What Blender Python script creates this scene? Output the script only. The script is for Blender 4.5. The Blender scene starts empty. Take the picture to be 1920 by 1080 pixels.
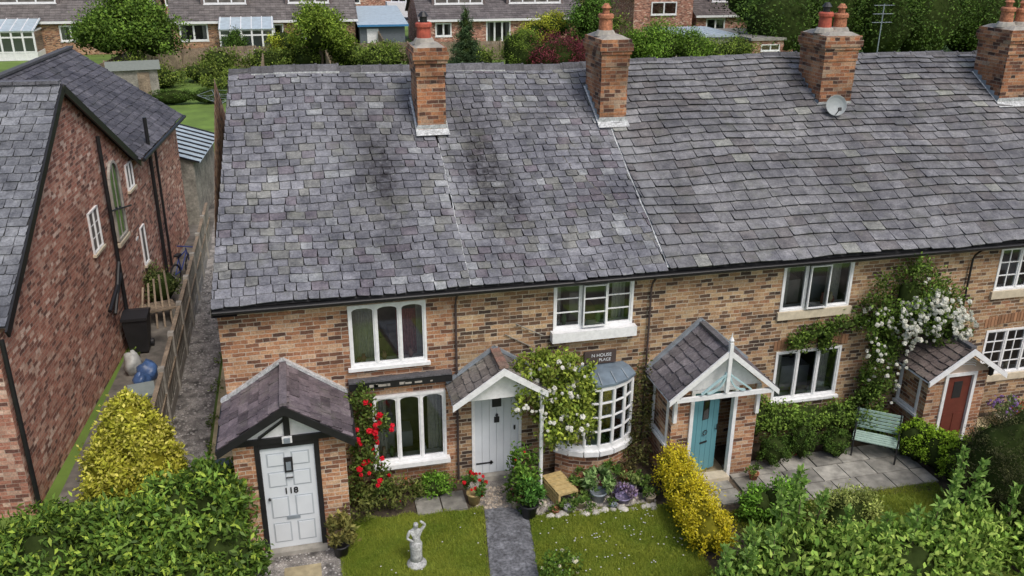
import bpy, math, random
import numpy as np
from mathutils import Vector, Matrix
random.seed(7); np.random.seed(7)
sc=bpy.context.scene
COL=sc.collection
# ------------------------------------------------------------------ materials
class N:
    def __init__(s,name):
        s.mat=bpy.data.materials.new(name); s.mat.use_nodes=True
        s.t=s.mat.node_tree; s.t.nodes.clear()
        s.out=s.t.nodes.new('ShaderNodeOutputMaterial')
        s.b=s.t.nodes.new('ShaderNodeBsdfPrincipled')
        s.t.links.new(s.b.outputs[0],s.out.inputs[0])
    def n(s,typ,**k):
        x=s.t.nodes.new(typ)
        for a,b in k.items(): setattr(x,a,b)
        return x
    def l(s,a,b): s.t.links.new(a,b)
    def m(s,op,a,b=None,c=None):
        x=s.n('ShaderNodeMath',operation=op)
        for i,v in enumerate((a,b,c)):
            if v is None: continue
            if hasattr(v,'links'): s.l(v,x.inputs[i])
            else: x.inputs[i].default_value=v
        return x.outputs[0]
    def mix(s,f,a,b,bt='MIX'):
        x=s.n('ShaderNodeMix',data_type='RGBA',blend_type=bt)
        for i,v in ((0,f),(6,a),(7,b)):
            if hasattr(v,'links'): s.l(v,x.inputs[i])
            elif i==0: x.inputs[0].default_value=v
            else: x.inputs[i].default_value=(*v[:3],1)
        return x.outputs[2]
    def noise(s,scale,vec=None,detail=4,rough=.6):
        x=s.n('ShaderNodeTexNoise'); x.inputs['Scale'].default_value=scale
        x.inputs['Detail'].default_value=detail; x.inputs['Roughness'].default_value=rough
        if vec is not None: s.l(vec,x.inputs['Vector'])
        return x.outputs[0]
    def ramp(s,f,stops,interp='LINEAR'):
        x=s.n('ShaderNodeValToRGB'); s.l(f,x.inputs[0]); r=x.color_ramp; r.interpolation=interp
        while len(r.elements)<len(stops): r.elements.new(.5)
        for e,(p,c) in zip(r.elements,stops):
            e.position=p; e.color=(*c,1) if len(c)==3 else c
        return x.outputs[0]
    def pos(s):
        g=s.n('ShaderNodeNewGeometry'); return g
    def bump(s,h,st=.3,d=.02):
        x=s.n('ShaderNodeBump'); x.inputs['Strength'].default_value=st; x.inputs['Distance'].default_value=d
        s.l(h,x.inputs['Height']); s.l(x.outputs[0],s.b.inputs['Normal'])
G3=lambda v:(v,v,v)
def mat(name,col,rough=.7,var=.25,scale=6,bump=0,attr=False,metal=0,spec=.5,scale2=None):
    s=N(name); g=s.pos(); p=g.outputs['Position']
    nz=s.noise(scale,p); 
    f=s.ramp(nz,[(.25,G3(1-var)),(.75,G3(1+var))])
    c=s.mix(1.0,col,f,'MULTIPLY')
    if scale2:
        n2=s.noise(scale2,p,2); f2=s.ramp(n2,[(.3,G3(1-var)),(.7,G3(1+var*.6))]); c=s.mix(1.0,c,f2,'MULTIPLY')
    if attr:
        a=s.n('ShaderNodeAttribute',attribute_name='Col'); c=s.mix(1.0,c,a.outputs[0],'MULTIPLY')
    s.l(c,s.b.inputs['Base Color']); s.b.inputs['Roughness'].default_value=rough
    s.b.inputs['Metallic'].default_value=metal; s.b.inputs['Specular IOR Level'].default_value=spec
    if bump: s.bump(nz,bump)
    return s.mat
def brickmat(name,stops,mortar,bw=.235,bh=.079,mw=.055,mh=.19,dirt=.35,morf=.85,big_=.55):
    s=N(name); g=s.pos()
    d=s.n('ShaderNodeVectorMath',operation='SCALE'); nn=s.n('ShaderNodeTexNoise'); nn.inputs['Scale'].default_value=9
    s.l(g.outputs['Position'],nn.inputs['Vector']); s.l(nn.outputs['Color'],d.inputs[0]); d.inputs['Scale'].default_value=.03
    ad=s.n('ShaderNodeVectorMath',operation='ADD'); s.l(g.outputs['Position'],ad.inputs[0]); s.l(d.outputs[0],ad.inputs[1])
    sp=s.n('ShaderNodeSeparateXYZ'); s.l(ad.outputs[0],sp.inputs[0])
    sn=s.n('ShaderNodeSeparateXYZ'); s.l(g.outputs['True Normal'],sn.inputs[0])
    mk=s.m('GREATER_THAN',s.m('ABSOLUTE',sn.outputs[0]),.6)
    u=s.m('ADD',s.m('MULTIPLY',sp.outputs[0],s.m('SUBTRACT',1,mk)),s.m('MULTIPLY',sp.outputs[1],mk))
    v=s.m('DIVIDE',s.m('ADD',sp.outputs[2],20),bh); row=s.m('FLOOR',v)
    par=s.m('MODULO',row,2)
    hd=s.m('LESS_THAN',s.m('MODULO',row,4),.5)
    bww=s.m('SUBTRACT',bw,s.m('MULTIPLY',hd,bw*.48))
    uu=s.m('ADD',s.m('DIVIDE',s.m('ADD',u,50),bww),s.m('MULTIPLY',par,.5)); col=s.m('FLOOR',uu)
    fu=s.m('FRACT',uu); fv=s.m('FRACT',v)
    mor=s.m('MAXIMUM',s.m('LESS_THAN',fu,mw),s.m('LESS_THAN',fv,mh))
    cb=s.n('ShaderNodeCombineXYZ'); s.l(col,cb.inputs[0]); s.l(row,cb.inputs[1])
    wn=s.n('ShaderNodeTexWhiteNoise',noise_dimensions='2D'); s.l(cb.outputs[0],wn.inputs['Vector'])
    big=s.noise(.9,g.outputs['Position'],3)
    ff=s.m('ADD',wn.outputs['Value'],s.m('MULTIPLY',s.m('SUBTRACT',big,.5),big_))
    c=s.ramp(ff,stops)
    fine=s.noise(30,g.outputs['Position'],3)
    c=s.mix(1.0,c,s.ramp(fine,[(.3,G3(.65)),(.7,G3(1.3))]),'MULTIPLY')
    mn=s.noise(4,g.outputs['Position'],3)
    c=s.mix(s.m('MULTIPLY',mor,s.m('MULTIPLY',s.ramp(mn,[(.35,G3(.5)),(.6,G3(1))]),morf)),c,mortar)
    dn=s.noise(1.7,g.outputs['Position'],5)
    c=s.mix(1.0,c,s.ramp(dn,[(.3,G3(1-dirt)),(.62,G3(1.08))]),'MULTIPLY')
    s.l(c,s.b.inputs['Base Color']); s.b.inputs['Roughness'].default_value=.9
    h=s.m('ADD',s.m('SUBTRACT',1,mor),s.m('MULTIPLY',fine,.5)); s.bump(h,.5,.012)
    return s.mat
def slatemat(name,tint=(1,1,1),stains=(),lich=.5,moss=.35):
    s=N(name); g=s.pos(); p=g.outputs['Position']
    a=s.n('ShaderNodeAttribute',attribute_name='Col')
    n1=s.noise(4.5,p,6,.75); n2=s.noise(28,p,4,.7); n3=s.noise(.7,p,5,.65)
    c=s.mix(1.0,a.outputs[0],s.ramp(n1,[(.32,(.55,.55,.58)),(.68,(1.45,1.43,1.40))]),'MULTIPLY')
    c=s.mix(1.0,c,s.ramp(n2,[(.3,G3(.7)),(.7,G3(1.3))]),'MULTIPLY')
    c=s.mix(1.0,c,s.ramp(n3,[(.32,(.64,.64,.67)),(.66,(1.22,1.21,1.18))]),'MULTIPLY')
    c=s.mix(1.0,c,tint,'MULTIPLY')
    sp=s.n('ShaderNodeSeparateXYZ'); s.l(p,sp.inputs[0])
    nw=s.noise(1.8,p,5,.7); nb=s.ramp(s.noise(6,p,5,.75),[(.35,G3(.4)),(.6,G3(1))])
    for (x,y,rx,ry,st) in stains:
        dx=s.m('DIVIDE',s.m('SUBTRACT',s.m('ADD',sp.outputs[0],s.m('MULTIPLY',nw,1.0)),x+.5),rx)
        dy=s.m('DIVIDE',s.m('SUBTRACT',sp.outputs[1],y),ry)
        q=s.m('ADD',s.m('MULTIPLY',dx,dx),s.m('MULTIPLY',dy,dy))
        e=s.m('MULTIPLY',s.m('MULTIPLY',s.m('EXPONENT',s.m('MULTIPLY',q,-1)),abs(st)),nb)
        c=s.mix(e,c,(.026,.024,.028) if st>0 else (.34,.35,.36))
    sm=s.noise(15,p,3,.8)
    c=s.mix(s.m('MULTIPLY',s.m('GREATER_THAN',sm,.66),lich),c,(.36,.38,.35))
    mo=s.noise(2.2,p,6,.75)
    c=s.mix(s.m('MULTIPLY',s.ramp(mo,[(.52,G3(0)),(.68,G3(1))]),moss),c,(.125,.135,.095))
    s.l(c,s.b.inputs['Base Color']); s.b.inputs['Roughness'].default_value=.65; s.b.inputs['Specular IOR Level'].default_value=.3
    s.bump(n2,.4,.012)
    return s.mat
def leafmat(name,rough=.6,tr=.25,spec=.16):
    s=N(name); a=s.n('ShaderNodeAttribute',attribute_name='Col')
    s.l(a.outputs[0],s.b.inputs['Base Color']); s.b.inputs['Roughness'].default_value=rough; s.b.inputs['Specular IOR Level'].default_value=spec
    t=s.n('ShaderNodeBsdfTranslucent'); s.l(a.outputs[0],t.inputs[0])
    mx=s.n('ShaderNodeMixShader'); mx.inputs[0].default_value=tr
    s.l(s.b.outputs[0],mx.inputs[1]); s.l(t.outputs[0],mx.inputs[2]); s.l(mx.outputs[0],s.out.inputs[0])
    return s.mat
def glassmat():
    s=N('window_glass'); s.t.nodes.remove(s.b)
    gl=s.n('ShaderNodeBsdfGlossy'); gl.inputs['Roughness'].default_value=.03; gl.inputs['Color'].default_value=(.9,.95,1,1)
    tr=s.n('ShaderNodeBsdfTransparent'); tr.inputs[0].default_value=(.8,.84,.84,1)
    fr=s.n('ShaderNodeFresnel'); fr.inputs[0].default_value=1.5
    f=s.m('ADD',s.m('MULTIPLY',fr.outputs[0],1.3),.09)
    mx=s.n('ShaderNodeMixShader'); s.l(f,mx.inputs[0]); s.l(tr.outputs[0],mx.inputs[1]); s.l(gl.outputs[0],mx.inputs[2]); s.l(mx.outputs[0],s.out.inputs[0])
    return s.mat
M={}
M['brick']=brickmat('brown_brick',[(0,(.055,.036,.027)),(.2,(.13,.075,.046)),(.4,(.28,.16,.083)),(.62,(.40,.245,.13)),(.82,(.50,.36,.21)),(1,(.31,.15,.08))],(.56,.50,.40))
M['brickred']=brickmat('orange_brick',[(0,(.09,.048,.035)),(.25,(.25,.112,.063)),(.5,(.41,.19,.10)),(.75,(.50,.27,.145)),(1,(.55,.37,.24))],(.58,.52,.43))
M['brickleft']=brickmat('red_speckled_brick',[(0,(.13,.06,.05)),(.15,(.25,.105,.075)),(.45,(.43,.18,.125)),(.72,(.50,.245,.175)),(.9,(.58,.37,.28)),(1,(.75,.57,.47))],(.5,.40,.33),mh=.16,dirt=.25,big_=.2)
M['brickchim']=brickmat('chimney_brick',[(0,(.05,.03,.025)),(.2,(.16,.07,.045)),(.5,(.38,.155,.075)),(.8,(.46,.22,.11)),(1,(.38,.27,.19))],(.42,.35,.27),dirt=.6,morf=.75,big_=.3)
M['slate']=slatemat('slate_roof',stains=[(3.1,2.3,.40,1.7,1.0),(2.7,3.2,.3,1.2,.5),(5.1,2.3,.40,1.8,1.0),(5.5,1.5,.3,1.0,.7),(4.35,1.4,.16,1.8,-.4),(8.3,2.0,.2,1.6,-.5),(12.8,1.5,.6,1.1,.3),(6.2,3.6,.9,.5,.35),(2.2,2.9,.5,.4,-.3),(7.0,1.5,1.2,.5,.3)])
M['slatel']=slatemat('neighbour_slate',lich=.2,moss=.15)
M['underlay']=mat('roof_underlay',(.03,.03,.032),.9)
M['white']=mat('white_paint',(.80,.81,.82),.45,.08,3,scale2=12)
M['stone']=mat('sandstone',(.55,.48,.36),.85,.2,8)
M['black']=mat('black_paint',(.014,.014,.016),.45,.3,8)
M['glass']=glassmat()
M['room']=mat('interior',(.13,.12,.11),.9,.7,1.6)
M['curtain']=mat('curtain',(.55,.53,.5),.9,.2,20)
M['redcloth']=mat('red_blind',(.35,.10,.10),.9,.3,20)
M['lead']=mat('lead',(.25,.29,.33),.5,.3,5,metal=.1)
M['leadb']=mat('lead_blue',(.16,.21,.26),.45,.3,5,metal=.1)
M['flash']=mat('mortar_flashing',(.5,.52,.53),.75,.4,9,scale2=30)
M['terra']=mat('terracotta',(.42,.17,.09),.8,.4,10,scale2=25)
M['terrar']=mat('red_clay',(.42,.09,.055),.7,.4,10)
M['ridge']=mat('ridge_tile',(.11,.11,.12),.8,.35,9,attr=True,scale2=30)
M['teal']=mat('teal_paint',(.12,.30,.35),.4,.06,3)
M['teall']=mat('pale_teal_paint',(.42,.60,.64),.5,.08,3)
M['grey']=mat('pale_grey_paint',(.66,.70,.74),.4,.05,3)
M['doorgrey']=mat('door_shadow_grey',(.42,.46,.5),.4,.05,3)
M['reddoor']=mat('mahogany_paint',(.14,.035,.024),.4,.2,6)
M['wood']=mat('weathered_wood',(.27,.21,.15),.85,.4,12,scale2=2)
M['woodg']=mat('grey_wood',(.27,.255,.22),.85,.4,14,scale2=2)
M['woody']=mat('yellow_wood',(.48,.36,.16),.8,.3,12)
M['green']=mat('green_paint',(.34,.47,.41),.6,.2,10)
M['concrete']=mat('concrete',(.36,.34,.30),.9,.3,6,scale2=1.2)
M['conc2']=mat('side_passage_concrete',(.16,.145,.125),.9,.5,3,scale2=1)
M['asphalt']=mat('slate_path',(.15,.155,.17),.8,.55,5,scale2=18,bump=.2)
M['slab']=mat('paving_slab',(.31,.30,.275),.85,.35,7,attr=True,scale2=2)
M['slaby']=mat('buff_slab',(.45,.38,.24),.85,.25,7,attr=True,scale2=2)
M['soil']=mat('garden_soil',(.085,.065,.045),.95,.5,9,scale2=1.4,bump=.5)
M['gravel']=mat('gravel',(.29,.27,.25),.9,.75,45,scale2=3,bump=.6)
M['lawn']=mat('lawn',(.17,.22,.030),.95,.4,5,scale2=.9,bump=.3)
M['field']=mat('rear_gardens',(.13,.21,.035),.95,.35,.8,scale2=.1)
M['blackp']=mat('black_plastic',(.02,.02,.022),.5,.2,4)
M['statue']=mat('statue_stone',(.44,.45,.44),.85,.4,14,scale2=40)
M['leaf']=leafmat('leaf'); M['leafs']=leafmat('glossy_leaf',.5,.22,.22)
M['petal']=leafmat('petal',.6,.2,.2)
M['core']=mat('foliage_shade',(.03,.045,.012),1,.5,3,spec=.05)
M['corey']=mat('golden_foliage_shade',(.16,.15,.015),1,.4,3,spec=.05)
M['bark']=mat('bark',(.10,.075,.05),.9,.4,12,bump=.4)
M['attr']=mat('painted_parts',(1,1,1),.6,.12,6,attr=True)
M['pavegrey']=mat('road_asphalt',(.08,.08,.085),.9,.2,3)
M['rooftile']=mat('concrete_tiles',(.15,.135,.13),.85,.3,2,attr=True,scale2=12)
M['bluepoly']=mat('polycarbonate',(.42,.5,.55),.35,.2,3)
# ------------------------------------------------------------------ mesh builder
class MB:
    def __init__(s,T=None): s.v=[];s.f=[];s.m=[];s.c=[];s.mats=[];s.T=T
    def mi(s,m):
        m=M[m] if isinstance(m,str) else m
        if m not in s.mats: s.mats.append(m)
        return s.mats.index(m)
    def add(s,pts,faces,m,c=(1,1,1)):
        b=len(s.v)
        for p in pts:
            p=Vector(p)
            if s.T is not None: p=s.T@p
            s.v.append(p[:]); s.c.append((*c,1))
        k=s.mi(m)
        for f in faces: s.f.append([b+i for i in f]); s.m.append(k)
    def poly(s,pts,m,c=(1,1,1)): s.add(pts,[list(range(len(pts)))],m,c)
    def box(s,x0,x1,y0,y1,z0,z1,m,c=(1,1,1)):
        s.add([(x0,y0,z0),(x1,y0,z0),(x1,y1,z0),(x0,y1,z0),(x0,y0,z1),(x1,y0,z1),(x1,y1,z1),(x0,y1,z1)],
              [(0,3,2,1),(4,5,6,7),(0,1,5,4),(1,2,6,5),(2,3,7,6),(3,0,4,7)],m,c)
    def prism(s,prof,a,b,m,axis='y',c=(1,1,1)):
        n=len(prof)
        if axis=='y': P=[(p,a,q) for p,q in prof]+[(p,b,q) for p,q in prof]
        elif axis=='x': P=[(a,p,q) for p,q in prof]+[(b,p,q) for p,q in prof]
        else: P=[(p,q,a) for p,q in prof]+[(p,q,b) for p,q in prof]
        s.add(P,[list(range(n)),list(range(2*n-1,n-1,-1))]+[(i,i+n,(i+1)%n+n,(i+1)%n) for i in range(n)],m,c)
    def beam(s,a,b,w,h,m,up=(0,0,1),c=(1,1,1)):
        a=Vector(a);b=Vector(b);d=(b-a).normalized();up=Vector(up)
        r=d.cross(up).normalized();u=r.cross(d)
        P=[]
        for q in (a,b):
            for i,j in((-1,-1),(1,-1),(1,1),(-1,1)): P.append(q+r*w/2*i+u*h/2*j)
        s.add(P,[(0,1,2,3),(7,6,5,4),(0,4,5,1),(1,5,6,2),(2,6,7,3),(3,7,4,0)],m,c)
    def tube(s,pts,rs,m,n=8,c=(1,1,1),cap=True):
        pts=[Vector(p) for p in pts]
        if not hasattr(rs,'__len__'): rs=[rs]*len(pts)
        P=[]
        for i,p in enumerate(pts):
            d=(pts[min(i+1,len(pts)-1)]-pts[max(i-1,0)]).normalized()
            r=d.cross(Vector((0,0,1)) if abs(d.z)<.9 else Vector((1,0,0))).normalized();u=r.cross(d)
            for k in range(n):
                t=2*math.pi*k/n; P.append(p+(r*math.cos(t)+u*math.sin(t))*rs[i])
        F=[]
        for i in range(len(pts)-1):
            for k in range(n): F.append((i*n+k,i*n+(k+1)%n,(i+1)*n+(k+1)%n,(i+1)*n+k))
        if cap: F+= [tuple(range(n)),tuple((len(pts)-1)*n+k for k in range(n-1,-1,-1))]
        s.add(P,F,m,c)
    def lathe(s,x,y,z,prof,m,n=16,c=(1,1,1)):
        s.tube_prof(x,y,z,prof,m,n,c)
    def tube_prof(s,x,y,z,prof,m,n,c):
        P=[];F=[]
        for r,h in prof:
            for k in range(n):
                t=2*math.pi*k/n; P.append((x+r*math.cos(t),y+r*math.sin(t),z+h))
        L=len(prof)
        for i in range(L-1):
            for k in range(n): F.append((i*n+k,i*n+(k+1)%n,(i+1)*n+(k+1)%n,(i+1)*n+k))
        F.append(tuple(range(n-1,-1,-1)));F.append(tuple((L-1)*n+k for k in range(n)))
        s.add(P,F,m,c)
    def obj(s,name,parent=None,smooth=False):
        me=bpy.data.meshes.new(name); me.from_pydata(s.v,[],s.f)
        for m in s.mats: me.materials.append(m)
        me.polygons.foreach_set('material_index',s.m)
        if smooth: me.polygons.foreach_set('use_smooth',[True]*len(s.f))
        ca=me.color_attributes.new('Col','FLOAT_COLOR','POINT')
        ca.data.foreach_set('color',np.array(s.c,dtype=np.float32).ravel())
        me.update(); o=bpy.data.objects.new(name,me); COL.objects.link(o)
        if parent: o.parent=parent
        return o
def empty(name,loc=(0,0,0)):
    e=bpy.data.objects.new(name,None); e.empty_display_size=.2; COL.objects.link(e); return e
def rectwall(mb,x0,x1,z0,z1,y,holes,m,rev=.1,m2=None):
    xs=sorted({x0,x1,*[h[0] for h in holes],*[h[1] for h in holes]}); zs=sorted({z0,z1,*[h[2] for h in holes],*[h[3] for h in holes]})
    for i in range(len(xs)-1):
        for j in range(len(zs)-1):
            cx=(xs[i]+xs[i+1])/2;cz=(zs[j]+zs[j+1])/2
            if any(h[0]<cx<h[1] and h[2]<cz<h[3] for h in holes): continue
            mb.poly([(xs[i],y,zs[j]),(xs[i+1],y,zs[j]),(xs[i+1],y,zs[j+1]),(xs[i],y,zs[j+1])],m)
    for a,b,c,d in holes:
        for P in ([(a,y,c),(a,y,d),(a,y+rev,d),(a,y+rev,c)],[(b,y,c),(b,y+rev,c),(b,y+rev,d),(b,y,d)],[(a,y,c),(a,y+rev,c),(b,y+rev,c),(b,y,c)],[(a,y,d),(b,y,d),(b,y+rev,d),(a,y+rev,d)]):
            mb.poly(P,m2 or m)
def window(mb,x0,x1,z0,z1,y,n=3,bars=(),vb=0,fr=.045,arch=False,room=True,cur=True,sill='white',sh=.06,sillw=.05,cc=None,mfr='white',openi=None,s=.024,cw=(.10,.2)):
    yf=y-.015; yb=y+.06
    mb.box(x0,x1,yf,yb,z0,z0+fr,mfr); mb.box(x0,x1,yf,yb,z1-fr,z1,mfr)
    mb.box(x0,x0+fr,yf,yb,z0+fr,z1-fr,mfr); mb.box(x1-fr,x1,yf,yb,z0+fr,z1-fr,mfr)
    w=(x1-x0-2*fr)/n; h=fr*.42
    for i in range(n):
        a=x0+fr+i*w; b=a+w
        if i>0: mb.box(a-h,a+h,yf,yb,z0+fr,z1-fr,mfr)
        ai=a+(h if i>0 else 0); bi=b-(h if i<n-1 else 0)
        yo=y+.002; yp=y+.05
        if openi==i: yo-=.1; yp-=.1
        zz0=z0+fr; zz1=z1-fr
        mb.box(ai,bi,yo,yp,zz0,zz0+s,mfr); mb.box(ai,bi,yo,yp,zz1-s,zz1,mfr)
        mb.box(ai,ai+s,yo,yp,zz0+s,zz1-s,mfr); mb.box(bi-s,bi,yo,yp,zz0+s,zz1-s,mfr)
        if arch:
            hw=(bi-ai)/2-s; hx=(ai+bi)/2; k=.055; K=8
            for sg in (-1,1):
                pts=[(hx+sg*hw,yo+.003,zz1-s)]
                for q in range(K+1):
                    t=q/K; pts.append((hx+sg*hw*(1-t),yo+.003,zz1-s-k*(1-math.sqrt(max(0,1-(1-t)**2)))))
                mb.poly(pts,mfr)
        for t in bars:
            zz=zz0+(zz1-zz0)*t; mb.box(ai+s,bi-s,yo+.01,yp-.012,zz-.011,zz+.011,mfr)
        for q in range(vb):
            xx=ai+(bi-ai)*(q+1)/(vb+1); mb.box(xx-.011,xx+.011,yo+.012,yp-.014,zz0+s,zz1-s,mfr)
        yg=(yo+yp)/2
        mb.poly([(ai+s,yg,zz0+s),(bi-s,yg,zz0+s),(bi-s,yg,zz1-s),(ai+s,yg,zz1-s)],'glass')
    if sill: mb.box(x0-.05,x1+.05,y-sillw,y+.03,z0-sh,z0-.002,sill)
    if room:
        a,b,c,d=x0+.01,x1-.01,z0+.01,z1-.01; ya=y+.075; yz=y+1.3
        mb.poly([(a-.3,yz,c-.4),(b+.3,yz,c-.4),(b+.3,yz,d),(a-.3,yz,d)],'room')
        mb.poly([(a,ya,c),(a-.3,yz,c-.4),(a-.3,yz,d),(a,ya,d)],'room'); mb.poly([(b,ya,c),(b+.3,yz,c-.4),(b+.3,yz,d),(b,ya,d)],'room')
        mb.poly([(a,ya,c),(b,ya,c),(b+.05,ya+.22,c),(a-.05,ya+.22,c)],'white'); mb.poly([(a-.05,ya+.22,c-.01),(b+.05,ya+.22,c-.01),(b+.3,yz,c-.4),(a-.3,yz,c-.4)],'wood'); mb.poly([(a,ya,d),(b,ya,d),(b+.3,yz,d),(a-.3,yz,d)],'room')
        for q in range(4):
            xx=random.uniform(a+.12,b-.12); hh=random.uniform(.08,.25)
            mb.lathe(xx,ya+.11,c+.002,[(.03,0),(.055,hh*.5),(.03,hh*.8),(.035,hh)],'attr',8,c=random.choice([(.6,.6,.62),(.3,.12,.1),(.1,.2,.08),(.5,.45,.3)]))
        for q in range(2):
            xx=random.uniform(a,b-.3); zz=c+random.uniform(-.2,.2); mb.box(xx,xx+random.uniform(.2,.5),y+.8,y+1.2,c-.35,zz+.2,'attr',random.choice([(.35,.33,.3),(.2,.12,.08),(.4,.42,.45)]))
    if cur:
        cm='curtain' if cc is None else cc
        for sgn,e in ((1,x0+fr),(-1,x1-fr)):
            ww=(x1-x0)*random.uniform(*cw); K=8; P=[]
            for i in range(K+1):
                xx=e+sgn*ww*i/K; yy=y+.33+(.03 if i%2 else 0)
                P+= [(xx,yy,z0-.1),(xx,yy,z1-.03)]
            mb.add(P,[(2*i,2*i+2,2*i+3,2*i+1) for i in range(K)],cm)
def slates(mb,O,u,v,W,S,e,w,m,colf,clip=None,warp=None,lift=.026,shrink=0,xmin=None,jg=.014):
    O=Vector(O);u=Vector(u).normalized();v=Vector(v).normalized();n=u.cross(v)
    if n.z<0: n=-n
    s0=0
    while s0<S:
        ee=e*(1-shrink*s0/S); L=min(ee*1.12,S-s0+.02)
        x=-random.random()*w
        ro=random.uniform(-.008,.008); lo=xmin(s0) if xmin else 0; rb=random.uniform(.93,1.07)
        while x<W:
            ww=w*random.uniform(.72,1.3); a=max(x,lo)+.004; b=min(x+ww,W)-.004
            x+=ww
            if b-a<.03: continue
            if clip and not clip((a+b)/2,s0+L/2): continue
            j=random.uniform(-jg,jg)+ro; h=lift+random.uniform(-.007,.010); t=random.uniform(-.009,.009)
            if random.random()<.025: j-=.03; t*=2.5
            def P(X,Sx,H):
                p=O+u*X+v*Sx+n*H
                if warp: p=p+Vector((0,0,warp(p.x,p.y)))
                return p
            y0=s0+j; y1=s0+L; g=random.uniform(0,.012)
            ch=random.uniform(.005,.025)
            pts=[P(a+g,y0+t+ch,h),P(a+g+ch,y0+t,h),P(b-g-ch*.6,y0-t,h),P(b-g,y0-t+ch*.6,h),P(b,y1,.006),P(a,y1,.006),P(a+g,y0+t+ch,h-.022),P(a+g+ch,y0+t,h-.022),P(b-g-ch*.6,y0-t,h-.022),P(b-g,y0-t+ch*.6,h-.022)]
            c=colf((a+b)/2,s0); c=tuple(q*rb for q in c)
            b0=len(mb.v)
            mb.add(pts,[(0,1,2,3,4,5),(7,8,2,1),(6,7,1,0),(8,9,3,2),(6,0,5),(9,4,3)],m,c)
            for q in (6,7,8,9): mb.c[b0+q]=(c[0]*.35,c[1]*.35,c[2]*.35,1)  # drop shadow under each course put into the colour: slate's lower lip darkened
        s0+=ee
# ------------------------------------------------------------------ foliage
GAIN=np.array([1.62,1.45,1.2])
def npmesh(name,V,q,C,matname,parent):
    n=len(V)//q
    me=bpy.data.meshes.new(name); me.vertices.add(len(V)); me.vertices.foreach_set('co',V.astype(np.float32).ravel())
    me.loops.add(n*q); me.loops.foreach_set('vertex_index',np.arange(n*q,dtype=np.int32))
    me.polygons.add(n); me.polygons.foreach_set('loop_start',np.arange(0,n*q,q,dtype=np.int32))
    me.materials.append(M[matname]); me.update(calc_edges=True)
    ca=me.color_attributes.new('Col','FLOAT_COLOR','POINT')
    C4=np.ones((len(V),4),dtype=np.float32); C4[:,:3]=np.clip(C,0,.85); ca.data.foreach_set('color',C4.ravel())
    o=bpy.data.objects.new(name,me); COL.objects.link(o)
    if parent: o.parent=parent
    return o
def nrm(a): return a/(np.linalg.norm(a,axis=1,keepdims=True)+1e-9)
def leafquads(P,out,L,W,rng,up=.3,spread=.8):
    n=len(P)
    D=nrm(out*.6+rng.normal(size=(n,3))*spread+np.array([0,0,up]))
    Nn=nrm(out+np.array([0,0,.6])+rng.normal(size=(n,3))*.5)
    S=nrm(np.cross(D,Nn)); Nn=np.cross(S,D)
    l=(L*rng.uniform(.65,1.3,(n,1))); w=W*rng.uniform(.7,1.25,(n,1))
    a=P; b=P+D*l*.45+S*w*.5+Nn*l*.08; c=P+D*l-Nn*l*.12; d=P+D*l*.45-S*w*.5+Nn*l*.08
    return np.stack([a,b,c,d],1).reshape(-1,3)
def sample(ells,n,rng,K=26,rs=.3,zmin=-.5,shell=(.72,1.05)):
    ar=np.array([(e[3]*e[4]+e[3]*e[5]+e[4]*e[5]) for e in ells]); ar=ar/ar.sum()
    Ps=[];Os=[];Bs=[];
    for e,a in zip(ells,ar):
        k=int(n*a)+1; c=np.array(e[:3]); r=np.array(e[3:6])
        d=nrm(rng.normal(size=(K*3,3))); d=d[d[:,2]>zmin][:K]
        if len(d)==0: continue
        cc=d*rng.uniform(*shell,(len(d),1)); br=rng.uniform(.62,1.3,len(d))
        i=rng.integers(0,len(d),k)
        off=rng.normal(size=(k,3))*rs*.62
        q=cc[i]+off
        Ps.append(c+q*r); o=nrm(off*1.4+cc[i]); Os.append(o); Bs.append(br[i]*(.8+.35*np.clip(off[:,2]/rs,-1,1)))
    return np.concatenate(Ps),np.concatenate(Os),np.concatenate(Bs)
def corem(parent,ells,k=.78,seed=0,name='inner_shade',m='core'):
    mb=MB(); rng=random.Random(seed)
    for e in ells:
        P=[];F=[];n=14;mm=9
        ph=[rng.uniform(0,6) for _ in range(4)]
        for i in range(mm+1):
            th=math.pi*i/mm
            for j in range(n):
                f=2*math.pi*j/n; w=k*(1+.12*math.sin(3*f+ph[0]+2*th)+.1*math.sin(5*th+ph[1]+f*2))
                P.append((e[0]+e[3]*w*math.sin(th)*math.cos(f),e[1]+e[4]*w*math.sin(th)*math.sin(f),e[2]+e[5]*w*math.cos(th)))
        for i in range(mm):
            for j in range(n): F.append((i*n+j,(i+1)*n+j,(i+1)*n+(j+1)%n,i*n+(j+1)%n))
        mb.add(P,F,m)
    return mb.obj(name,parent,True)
def bush(name,ells,n,L,W,c0,c1,seed=0,m='leaf',core=.75,parent=None,K=26,rs=.3,up=.3,fl=None,spread=.8,zmin=-.5,tip=None,gain=None,cm='core',flat=0):
    rng=np.random.default_rng(seed+11)
    e=parent or empty(name)
    P,O,B=sample(ells,n,rng,K,rs,zmin)
    keep=P[:,2]>.02; P,O,B=P[keep],O[keep],B[keep]
    B=B*(1-flat)+flat
    V=leafquads(P,O,L,W,rng,up,spread)
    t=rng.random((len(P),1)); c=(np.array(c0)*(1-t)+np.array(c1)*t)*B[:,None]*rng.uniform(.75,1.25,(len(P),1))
    if tip is not None:
        k=(rng.random(len(P))<tip[0])&(O[:,2]>.1); c[k]=np.array(tip[1])*rng.uniform(.7,1.2,(k.sum(),1))
    c=c*(GAIN if gain is None else gain)
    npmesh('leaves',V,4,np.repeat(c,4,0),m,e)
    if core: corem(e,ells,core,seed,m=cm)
    if fl: flowers(e,ells,fl,seed)
    return e
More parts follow.
